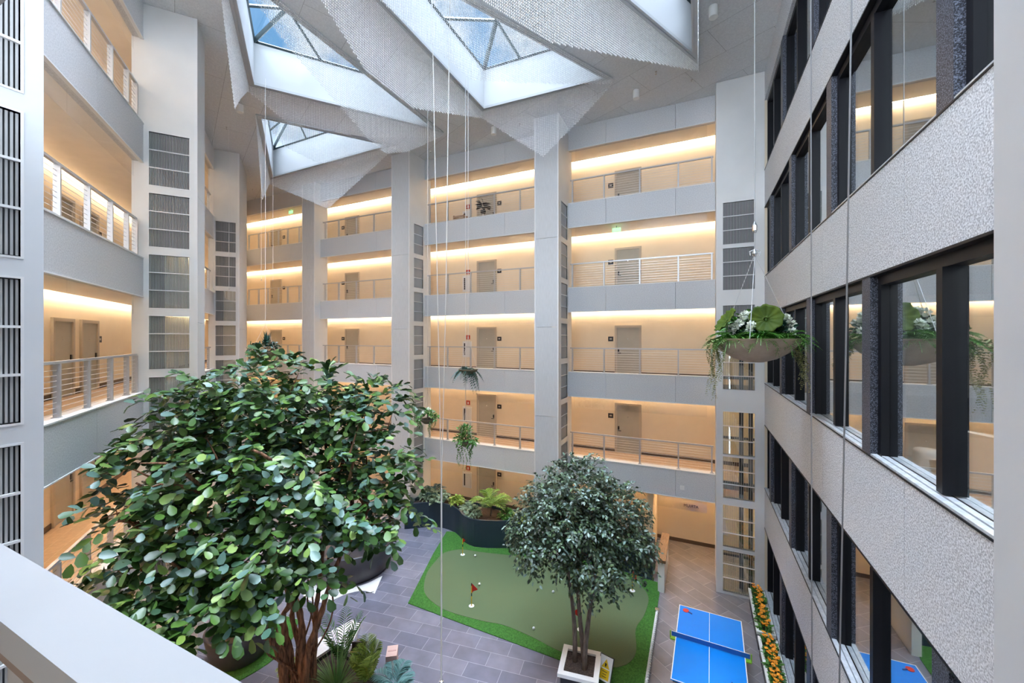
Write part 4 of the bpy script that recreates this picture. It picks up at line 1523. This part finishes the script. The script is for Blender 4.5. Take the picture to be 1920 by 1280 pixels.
# trunks: twisted stems
STEMS = [[(536, 1318, 8.55), (533, 1280, 8.5), (530, 1236, 8.45), (516, 1206, 8.35), (497, 1186, 8.2), (480, 1150, 8.0), (455, 1080, 7.8)],
         [(553, 1318, 8.6), (553, 1280, 8.6), (544, 1239, 8.6), (535, 1188, 8.55), (531, 1153, 8.5), (542, 1125, 8.4), (520, 1030, 8.2)],
         [(566, 1318, 8.6), (567, 1280, 8.55), (566, 1235, 8.5), (567, 1188, 8.5), (561, 1143, 8.5), (553, 1110, 8.5), (560, 1000, 8.5)],
         [(574, 1318, 8.55), (573, 1280, 8.5), (577, 1223, 8.45), (593, 1176, 8.4), (605, 1141, 8.4), (615, 1105, 8.4), (650, 1010, 8.5)],
         [(590, 1318, 8.7), (588, 1280, 8.7), (588, 1235, 8.75), (592, 1176, 8.75), (592, 1143, 8.75), (598, 1102, 8.7), (610, 980, 8.8)],
         [(545, 1318, 8.7), (556, 1270, 8.75), (560, 1210, 8.8), (548, 1160, 8.8), (545, 1120, 8.7), (500, 1000, 8.6)]]
RAD = [.115, .085, .095, .085, .08, .075]
ends = []
for st_px, r0 in zip(STEMS, RAD):
    k3 = [cam_pt(*q) - base for q in st_px]
    k3[0] = np.array((k3[0][0] * .8, k3[0][1] * .8, -.06))
    k3 = [Vector(q) for q in k3]
    kk = [k3[0] * 2 - k3[1]] + k3 + [k3[-1] * 2 - k3[-2]]
    pts_ = []
    for i in range(1, len(kk) - 2):
        a, b, c, d = kk[i - 1:i + 3]
        for q in range(5):
            t = q / 5
            pts_.append(0.5 * ((2 * b) + (c - a) * t + (2 * a - 5 * b + 4 * c - d) * t * t + (3 * b - a - 3 * c + d) * t ** 3))
    pts_.append(k3[-1])
    n_ = len(pts_)
    ends.append(np.array(pts_[-1]))
    MB().tube(pts_, [r0 * (1 - .55 * k / n_) * (1 + .13 * math.sin(k * 1.7)) * (1.25 if k == 0 else 1) for k in range(n_)], 10).build('trunk', BARK, tr, True)
vm = MB()
for i in range(7):
    a = i * .9
    e = ends[i % 6] * rng.uniform(.75, 1.0)
    pts_ = []
    for k in range(22):
        t = k / 21
        q = np.array((.25 * math.cos(a), .25 * math.sin(a), -.04)) * (1 - t) + e * t + np.array((.16 * math.cos(t * 9 + a), .16 * math.sin(t * 9 + a), 0)) * math.sin(t * math.pi)
        pts_.append(q)
    vm.tube(pts_, .02, 6)
vm.build('vines', BARK, tr, True)
brm = MB()
for i, (c, r) in enumerate(BL):
    s0 = min(ends, key=lambda e: np.linalg.norm(e - c))
    for j in range(3):
        tgt = c + (sphere_dirs(1, -.2)[0] * np.array(r) * .75 if j else 0)
        st0 = s0 if j == 0 else c * .8 + s0 * .2
        mid_ = st0 * .5 + tgt * .5 + rng.normal(0, .14, 3)
        rr = (.055, .04, .018) if j == 0 else (.026, .018, .008)
        brm.tube([st0, st0 * .75 + mid_ * .25 + rng.normal(0, .05, 3), mid_, tgt], [rr[0], rr[0], rr[1], rr[2]], 6)
for br_ in ([(385, 918, 7.3), (352, 890, 6.95), (310, 868, 6.75), (262, 868, 6.65)], [(388, 928, 7.3), (345, 912, 6.95), (300, 908, 6.7), (285, 912, 6.6)],
            [(400, 1078, 6.9), (345, 1072, 6.6), (318, 1052, 6.5), (285, 1022, 6.45)], [(655, 900, 8.1), (662, 868, 8.1), (655, 852, 8.1), (672, 800, 8.2)], [(520, 870, 7.4), (490, 850, 7.3), (470, 842, 7.2)]):
    q3 = [cam_pt(*q) - base for q in br_]
    brm.tube(q3, [.035, .03, .022, .01][:len(q3)], 7)
brm.build('branches', BARK, tr, True)
lobes_foliage(BL, 84, .215, 9, .60, .38, 1.0, .3, 0.05, .35, LB_V, LB_F, base).build('foliage', LEAF, tr)

# plants in the tree planter (bottom edge)
def upright_palm(loc, label, nf, length, rise, droop, mat_, leaf=.3, arc=(0, 6.28)):
    r = plant_root('palm_plant', label, loc)
    m = MB()
    for i in range(nf):
        a = arc[0] + (arc[1] - arc[0]) * (i + .5) / nf + rng.uniform(-.15, .15)
        k = rng.uniform(.8, 1.1)
        frond(m, (0, 0, .1), a, length * k, rise * k, droop * k, 24, leaf, .10)
    m.build('fronds', mat_, r)
    MB().tube([(0, 0, -.03), (.01, 0, .3)], [.035, .02], 8).build('stem', BARK2, r)
    return r
upright_palm((-7.62, 6.85, .46), 'dark green feathery palm rising beside the big tree trunks', 7, .55, 1.55, .45, FERN, .24)
upright_palm((-6.72, 6.72, .46), 'bright yellow-green palm at the bottom edge right of the trunks', 7, .36, 1.15, .35, PALM, .32)
gt = plant_root('grass_tuft', 'long-bladed green grass clump in front of the big tree trunks', (-7.22, 6.35, .46))
blades(MB(), (0, 0, 0), 170, 1.05, .85, .015, .6).build('blades', GRASS, gt)
palm((-6.15, 7.0, .46), 'blue-green spreading fern at the bottom edge of the planter', 9, .70, .5, BLUEL, 'fern_plant', .05, .26)
palm((-8.55, 6.3, .46), 'small green fern left of the big tree trunks', 6, .5, .4, PALM, 'fern_plant', .05, .2)
bc = thing('bench_box', 'open black box with tan leather inside beside the bottom planter', 'box', (-7.85, 7.52, 0), R(28))
bc.scale = (.8, .8, .9)
b_ = MB().box(-.30, .30, -.25, -.21, 0, .5)
b_.box(-.30, .30, .21, .25, 0, .5)
b_.box(-.30, -.26, -.21, .21, 0, .5)
b_.box(.26, .30, -.21, .21, 0, .5)
b_.build('shell', BLACK, bc)
MB().box(-.26, .26, -.21, .21, .18, .26).build('cushion', TAN, bc)
bx_ = thing('carton', 'small pale pink carton behind the yellow-green palm', 'box', (-6.92, 7.78, 0), R(35))
MB().box(-.13, .13, -.18, .18, 0, .48).build('body', ROSE, bx_)
MB().box(-.10, .10, -.02, .02, .48, .485).build('tape', mat('tape_pink', (.5, .3, .26), .6), bx_)

# ================================================================== HANGING PLANTERS
def trail(mb_, p0, length, n=26, r=.05, leaf=.04, wob=.05):
    t = np.linspace(0, 1, n)
    ph = rng.uniform(0, 6)
    pts_ = np.array(p0)[None] + np.stack([wob * np.sin(t * 4 + ph), wob * np.cos(t * 3 + ph) - wob, -length * t], 1)
    for k in range(3):
        a = rng.uniform(0, 6.28, n)
        Dv = np.stack([np.cos(a), np.sin(a), np.full(n, -.5)], 1)
        V, F = leaves(pts_, Dv, np.tile([0, 0, 1.0], (n, 1)), np.full(n, leaf) * (1.15 - .6 * t), 1.2)
        mb_.np(V, F)
bx0 = (.83, 7.54)
bowl_first = len(bpy.data.objects)
bowl_before = set(o.name for o in bpy.data.objects)
hp = thing('hanging_planter', 'large sand-coloured bowl planter hanging from a cable in front of the right wall', 'planter', (bx0[0], bx0[1], 7.86))
prof = [(0.0, -.0), (.12, .005), (.30, .06), (.48, .17), (.60, .30), (.645, .375), (.66, .385), (.62, .385), (.58, .33)]
MB().lathe(prof, 56, caps=False).build('bowl', STONE, hp, True)
MB().lathe([(.60, .32), (.60, .34), (0, .34)], 40).build('soil', SOIL, hp)
ca = MB()
for a in (.3, 2.4, 4.5):
    ca.tube([(.62 * math.cos(a), .62 * math.sin(a), .37), (0, 0, 1.75)], .005, 6)
ca.build('hanger_wire', CABLE, hp)
MB().tube([(0, 0, 1.7), (0, 0, (CEIL - 7.80) / 1.154)], .008, 8).build('cable', mat('pale_grey_wire', (.45, .45, .45), .5), hp)
sh = MB().lathe([(.025, 1.72), (.04, 1.76), (.03, 1.80), (.01, 1.84)], 12)
sh.lathe([(.02, 2.1), (.035, 2.14), (.035, 2.22), (.012, 2.28)], 12)
sh.tube([(-.06, 0, 1.74), (-.075, 0, 1.80), (0, 0, 1.83), (.075, 0, 1.80), (.06, 0, 1.72)], .01, 6)
sh.build('shackle', CHROME, hp)
BZ = 7.86 + .34
def lotus(loc, label, R_, tilt, az):
    r = plant_root('lotus_plant', label, loc)
    m = MB()
    rings, n = 7, 36
    Mx = Matrix.Translation((0, 0, .36)) @ Matrix.Rotation(az, 4, 'Z') @ Matrix.Rotation(tilt, 4, 'X')
    vs = [Mx @ Vector((0, 0, -.03))]
    for i in range(1, rings + 1):
        t = i / rings
        for k in range(n):
            a = 2 * math.pi * k / n
            rr = R_ * t * (1 + .05 * math.sin(a * 9) * t)
            vs.append(Mx @ Vector((rr * math.cos(a), rr * math.sin(a), -.03 + .05 * t * t + .015 * math.sin(a * 12) * t)))
    fs = [(0, 1 + k, 1 + (k + 1) % n) for k in range(n)]
    for i in range(rings - 1):
        for k in range(n):
            a, b = 1 + i * n + k, 1 + i * n + (k + 1) % n
            fs.append((a, b, b + n, a + n))
    o = m.add(vs, fs).build('leaf', LOTUS, r, True)
    s3 = o.modifiers.new('thick', 'SOLIDIFY')
    s3.thickness = .004
    c = Mx @ Vector((0, 0, -.03))
    MB().tube([(0, 0, -.03), c * .5, c], .010, 6).build('stalk', FERN, r)
    return r
lotus((.96, 7.34, BZ), 'round green lotus-like leaf standing upright at the middle of the hanging bowl', .235, R(68), R(-8))
lotus((.40, 7.30, BZ - .02), 'wavy broad green leaf at the left side of the hanging bowl', .22, R(55), R(-70))
def bloomplant(loc, label, n=60, r_=.3, h=.40):
    r = plant_root('white_flower_plant', label, loc)
    d = sphere_dirs(n, .05)
    V, F = twigs(d * r_ * .4 + np.array([0, 0, .05]), d + np.array([0, 0, .6]), r_ * .7, 5, .085, .25, 1.0)
    MB().np(V, F).build('foliage', DEEP, r)
    for k in range(15):
        b = MB()
        c = sphere_dirs(1, .1)[0] * np.array([r_ * .8, r_ * .8, h * .8]) + np.array([0, 0, .12])
        dd = sphere_dirs(34)
        V, F = leaves(c[None] + dd * .02, dd, unit(np.cross(dd, rng.normal(0, 1, (34, 3)))), np.full(34, .06), 1.3)
        b.np(V, F)
        b.build('bloom', BLOOM, r)
    return r
bloomplant((.70, 7.50, BZ), 'white-flowered bush on the left half of the hanging bowl', r_=.30)
bloomplant((1.12, 7.62, BZ), 'white-flowered bush on the right half of the hanging bowl', r_=.32)
def fernlow(loc, label, n=22, L=.34, m_=FERN, name='fern_plant', arc=(0, 6.28)):
    r = plant_root(name, label, loc)
    m = MB()
    for i in range(n):
        a = arc[0] + (arc[1] - arc[0]) * (i + rng.uniform(0, .6)) / n
        frond(m, (0, 0, 0), a, L * rng.uniform(.7, 1.1), .30 * rng.uniform(.4, 1.3), .36 * rng.uniform(.7, 1.3), 14, .085, .2)
    m.build('fronds', m_, r)
    return r
fernlow((.48, 7.28, BZ + .03), 'bright green fern spilling over the left rim of the hanging bowl', 40, .46, FERN2)
fernlow((.88, 7.12, BZ + .03), 'bright green fern at the front rim of the hanging bowl', 34, .36, FERN2)
fernlow((1.24, 7.36, BZ + .03), 'bright green fern spilling over the right rim of the hanging bowl', 36, .40, FERN2)
bushy((.85, 7.85, BZ), 'dark green leafy filler at the back of the hanging bowl', .5, FERN, .1, 120)
vn = plant_root('trailing_vine', 'yellow-green trailing vine hanging from the left rim of the hanging bowl', (.24, 7.26, BZ + .02))
m = MB()
for k in range(9):
    trail(m, (rng.uniform(-.09, .07), rng.uniform(-.1, .1), .02), rng.uniform(.45, 1.0), 30, leaf=.045)
m.build('strands', SUCC, vn)
vn = plant_root('trailing_vine', 'yellow-green trailing vine hanging below the right side of the hanging bowl', (1.46, 7.72, BZ + .02))
m = MB()
for k in range(5):
    trail(m, (rng.uniform(-.05, .05), rng.uniform(-.1, .1), .02), rng.uniform(.6, .85), 30, leaf=.05, wob=.08)
m.build('strands', SUCC, vn)

B0, B1 = Vector((.83, 7.54, 7.86)), Vector((.957, 8.70, 7.80))
for o in list(bpy.data.objects):
    if o.name not in bowl_before and o.parent is None:
        o.location = B1 + (o.location - B0) * 1.154
        o.scale = (1.154,) * 3
SMALL = [('dark fern-filled hanging bowl in front of the middle bay below the third-floor railing', (-5.49, 9.05, 7.28), DEEP, .26, 'ferny'),
         ('small hanging basket of green leaves and white flowers by the louvered middle column', (-7.45, 9.93, 5.65), FERN, .24, 'bushy'),
         ('lowest small hanging basket with trailing green strands above the navy planter', (-5.80, 9.42, 5.28), FERN, .22, 'trail'),
         ('small hanging basket showing above the top of the big tree', (-12.6, 8.32, 7.55), FERN, .42, 'top')]
for lab, (u, v, z), mt, r_, kind in SMALL:
    b_ = thing('hanging_basket', lab, 'planter', (u, v, z), 0, 'small hanging baskets')
    MB().lathe([(0, 0), (r_ * .5, .02), (r_ * .9, r_ * .45), (r_, r_ * .62), (r_ * .93, r_ * .62), (r_ * .85, r_ * .5)], 28, caps=False).build('bowl', BASKET, b_, True)
    MB().lathe([(r_ * .86, r_ * .5), (r_ * .86, r_ * .55), (0, r_ * .55)], 20).build('soil', SOIL, b_)
    ca = MB()
    for a in (.2, 2.3, 4.4):
        ca.tube([(r_ * .95 * math.cos(a), r_ * .95 * math.sin(a), r_ * .6), (0, 0, r_ + .75)], .004, 5)
    ca.tube([(0, 0, r_ + .73), (0, 0, CEIL - z)], .008, 6)
    ca.build('hanger_wire', CABLE, b_)
    short = lab.split(' in front')[0].split(' by the')[0].split(' above')[0].split(' with')[0].split(' showing')[0]
    pz = z + r_ * .55 - (.03 if kind == 'trail' else 0)
    nm = {'ferny': 'dark sword fern with long drooping fronds in the bowl before the third-floor railing', 'bushy': 'leafy green plant with small white flowers in the basket by the louvered column',
          'trail': 'green plant with trailing strands in the lowest hanging basket', 'top': 'dense green plant in the basket above the big tree'}[kind]
    pr = plant_root('basket_plant', nm, (u, v, pz))
    m = MB()
    if kind == 'ferny':
        for i in range(15):
            a = i * 2.4
            frond(m, (0, 0, 0), a, .42 * rng.uniform(.7, 1.15), .22 * rng.uniform(.4, 1.4), .75 * rng.uniform(.45, 1.25), 16, .12, .26, vshape=.9)
        m.build('fronds', mt, pr)
    else:
        n = 90 if kind == 'top' else 60
        d = sphere_dirs(n, 0)
        V, F = twigs(d * r_ * .7 * np.array([1, 1, .8]) + np.array([0, 0, .03]), d + np.array([0, 0, .35]), .22, 4, .1, .5, 1.0)
        m.np(V, F)
        MB().tube([(0, 0, -.03), (0, 0, .16)], .02, 6).build('stem', BARK2, pr)
        if kind == 'trail':
            d = sphere_dirs(30, .3)
            V, F = twigs(d * .08 + np.array([0, 0, .25]), d + np.array([0, 0, .8]), .22, 4, .09, .3, .9)
            m.np(V, F)
        if kind == 'top':
            blades(m, (.05, 0, .2), 30, .55, .5, .03, .3)
        m.build('foliage', DEEP if kind == 'top' else mt, pr)
        tl = MB()
        for k in range({'trail': 11, 'bushy': 7, 'top': 5}[kind]):
            a = rng.uniform(0, 6.28)
            trail(tl, (r_ * math.cos(a) * 1.02, r_ * math.sin(a) * 1.02, .04), rng.uniform(.3, .85 if kind == 'trail' else .5), 20, leaf=.05)
        q_ = tl.build('strands', FERN, pr)
        q_['kind'] = 'stuff'
        if kind == 'bushy':
            for k in range(7):
                bb = MB()
                c = sphere_dirs(1, .4)[0] * .26 + np.array([0, 0, .08])
                dd = sphere_dirs(14)
                V, F = leaves(c[None] + dd * .004, dd, unit(np.cross(dd, rng.normal(0, 1, (14, 3)))), np.full(14, .045), 1.5)
                bb.np(V, F)
                bb.build('bloom', BLOOM, pr)

# ---- hanging ropes and cables
lc = thing('hanging_rope', 'pair of white ropes from the ceiling joining into one thick cord to the floor', 'rope', (-5.60, 8.0, 0))
J = 4.6
MB().tube([(-.35, .10, CEIL), (-.16, .06, 9.5), (0, 0, J)], .011, 6).build('rope_strand', ROPEM, lc)
MB().tube([(.06, .27, CEIL), (.05, .12, 9.5), (0, 0, J)], .011, 6).build('rope_strand', ROPEM, lc)
MB().tube([(0, 0, J + .05), (0, 0, .03)], .021, 8).build('cord', ROPEM, lc)
MB().lathe([(.05, 0), (.05, .03), (.02, .05)], 14).build('floor_anchor', CHROME, lc)
WIRE = mat('grey_wire', (0.30, 0.30, 0.31), 0.4, 0.5)
def vcable(label, p0, p1, r=.007):
    o = thing('hanging_cable', label, 'cable', (p1[0], p1[1], 0))
    MB().tube([(p0[0] - p1[0], p0[1] - p1[1], p0[2]), ((p0[0] - p1[0]) * .55, (p0[1] - p1[1]) * .55, (p0[2] + p1[2]) / 2), (0, 0, p1[2])], r, 6).build('wire', WIRE, o)
    MB().lathe([(.03, p1[2] - .05), (.03, p1[2]), (.01, p1[2] + .03)], 10).build('weight', CHROME, o)
    return o
vcable('straight grey wire hanging in front of the right wall, left of the slanting one', (1.2, 5.76, CEIL), (1.2, 5.66, .08))
vcable('slanting grey wire hanging in front of the right wall windows', (1.2, 4.10, CEIL), (1.2, 4.98, .08))
for i, (u, v, zt, lab) in enumerate([(-17.4, 9.4, 10.2, 'thin white wire, leftmost in front of the second left column'), (-17.0, 9.75, 10.2, 'thin white wire, second from left before the second left column'),
                                     (-16.0, 10.4, 10.6, 'thin white wire, third in front of the second left column'), (-15.8, 10.75, 10.6, 'thin white wire, fourth in front of the second left column')]):
    o = thing('hanging_wire', lab, 'wire', (u, v, zt))
    MB().tube([(0, 0, 0), (0, 0, CEIL - zt)], .006, 5).build('wire', CABLE, o)
    MB().lathe([(.02, -.04), (.02, .02)], 8).build('end_weight', CHROME, o)

# ---- things on the top-floor walkway of the middle bay
cr = thing('wooden_crate', 'small slatted wooden crate on the top-floor walkway in front of the door', 'crate', (-10.15, VB + .75, FL[4]))
w3 = MB()
for k in range(5):
    z = .1 + k * .11
    w3.box(-.30, .30, -.2, -.18, z, z + .085)
    w3.box(-.30, .30, .18, .2, z, z + .085)
    w3.box(-.30, -.28, -.18, .18, z, z + .085)
    w3.box(.28, .30, -.18, .18, z, z + .085)
w3.build('slats', mat('crate_wood', (.36, .22, .13), .7), cr)
w4 = MB()
for x in (-.27, .27):
    for y in (-.17, .17):
        w4.box(x - .02, x + .02, y - .02, y + .02, 0, .66)
w4.build('corner_post', mat('crate_wood', (.36, .22, .13), .7), cr)
dp = plant_root('dark_plant', 'dark broad-leaved plant on a pale stand behind the top-floor railing', (-8.95, VB + .75, FL[4]))
MB().tube([(0, 0, 0), (0, 0, .62)], .03, 8).build('stand', TRIM, dp)
MB().lathe([(.05, .6), (.12, .64), (.13, .76), (.11, .76)], 16).build('pot', BLACK, dp)
d = sphere_dirs(22, -.5)
V, F = leaves(np.tile([0, 0, .95], (22, 1)) + d * .05, d * np.array([1, 1, .8]), np.tile([0, 0, 1.0], (22, 1)), np.full(22, .36), 1.3)
MB().np(V, F).build('foliage', mat('black_leaf', (.008, .008, .012), .35, color2=(.03, .03, .045), ramp=(0, 1), per_island=True), dp)
tc_ = thing('dark_cone', 'small dark cone standing beside the wooden crate', 'cone', (-9.65, VB + .7, FL[4]))
MB().lathe([(.18, .28), (.18, .31), (.10, .36), (.0, .55)], 16).build('cone', BLACK, tc_)
MB().lathe([(.06, 0), (.06, .28)], 10).build('base', BLACK, tc_)

# ---- things behind the big right window
lpn = MB().box(2.7, 3.6, 1.5, 7.5, FL[2] + 2.70, FL[2] + 2.74)
struct('trim_90', lpn, emit_mat('added_room_light', (1.0, .97, .92), 6.5))  # unseen glowing panel added to brighten the room behind the window
sp_ = thing('wall_plate', 'tiny white square plate on the second-floor balcony face, right bay', 'plate', (-.52, VB, 2.98))
MB().box(-.07, .07, -.02, -.001, -.07, .07).build('cover', WHITE, sp_)
MB().box(-.045, .045, -.024, -.02, -.045, .045).build('inner_panel', PAINT, sp_)
dk = thing('marble_slab', 'blue-grey veined marble slab on the floor behind the large third-floor right window', 'slab', (2.9, 5.2, FL[2] + .01))
MB().box(-.70, .9, -2.4, 2.4, 0, .03).build('top', MARBLE, dk)
MB().box(-.71, .91, -2.41, 2.41, -.0, .012).build('edge_trim', BLACK, dk)
rt = thing('router', 'white rounded router standing on the marble slab behind the right window', 'router', (2.36, 6.12, FL[2] + .04), R(100))
MB().lathe([(.10, 0), (.11, .03), (.11, .26), (.10, .29), (.0, .29)], 28).build('body', PLASTIC, rt, True)
MB().box(-.125, -.08, -.035, .035, .05, .20).build('port_panel', BLACK, rt)
cbm = MB()
for k in range(3):
    cbm.tube([(-.11, 0, .08 + .03 * k), (-.22, -.05 - .03 * k, .03), (-.15, -.30, .015), (.05, -.55 - .1 * k, .012)], .006, 6)
cbm.build('cord', mat('pale_cord', (.6, .58, .45), .6), rt)
pn = thing('equipment_cabinet', 'white equipment cabinet with a black cord on the marble slab behind the right window', 'cabinet', (2.62, 5.78, FL[2] + .04), R(-62))
pn.scale = (1.0, 1.0, .60)
MB().box(-.22, .22, -.06, .06, 0, .95).build('case', PLASTIC, pn)
MB().box(-.17, -.09, -.064, -.06, .62, .67).build('label_plate', mat('plate_teal', (.45, .6, .6), .5), pn)
MB().tube([(-.26, -.02, .95), (-.28, -.05, .6), (-.20, -.08, .3), (-.12, -.12, .0)], .008, 6).build('cord', BLACK, pn)
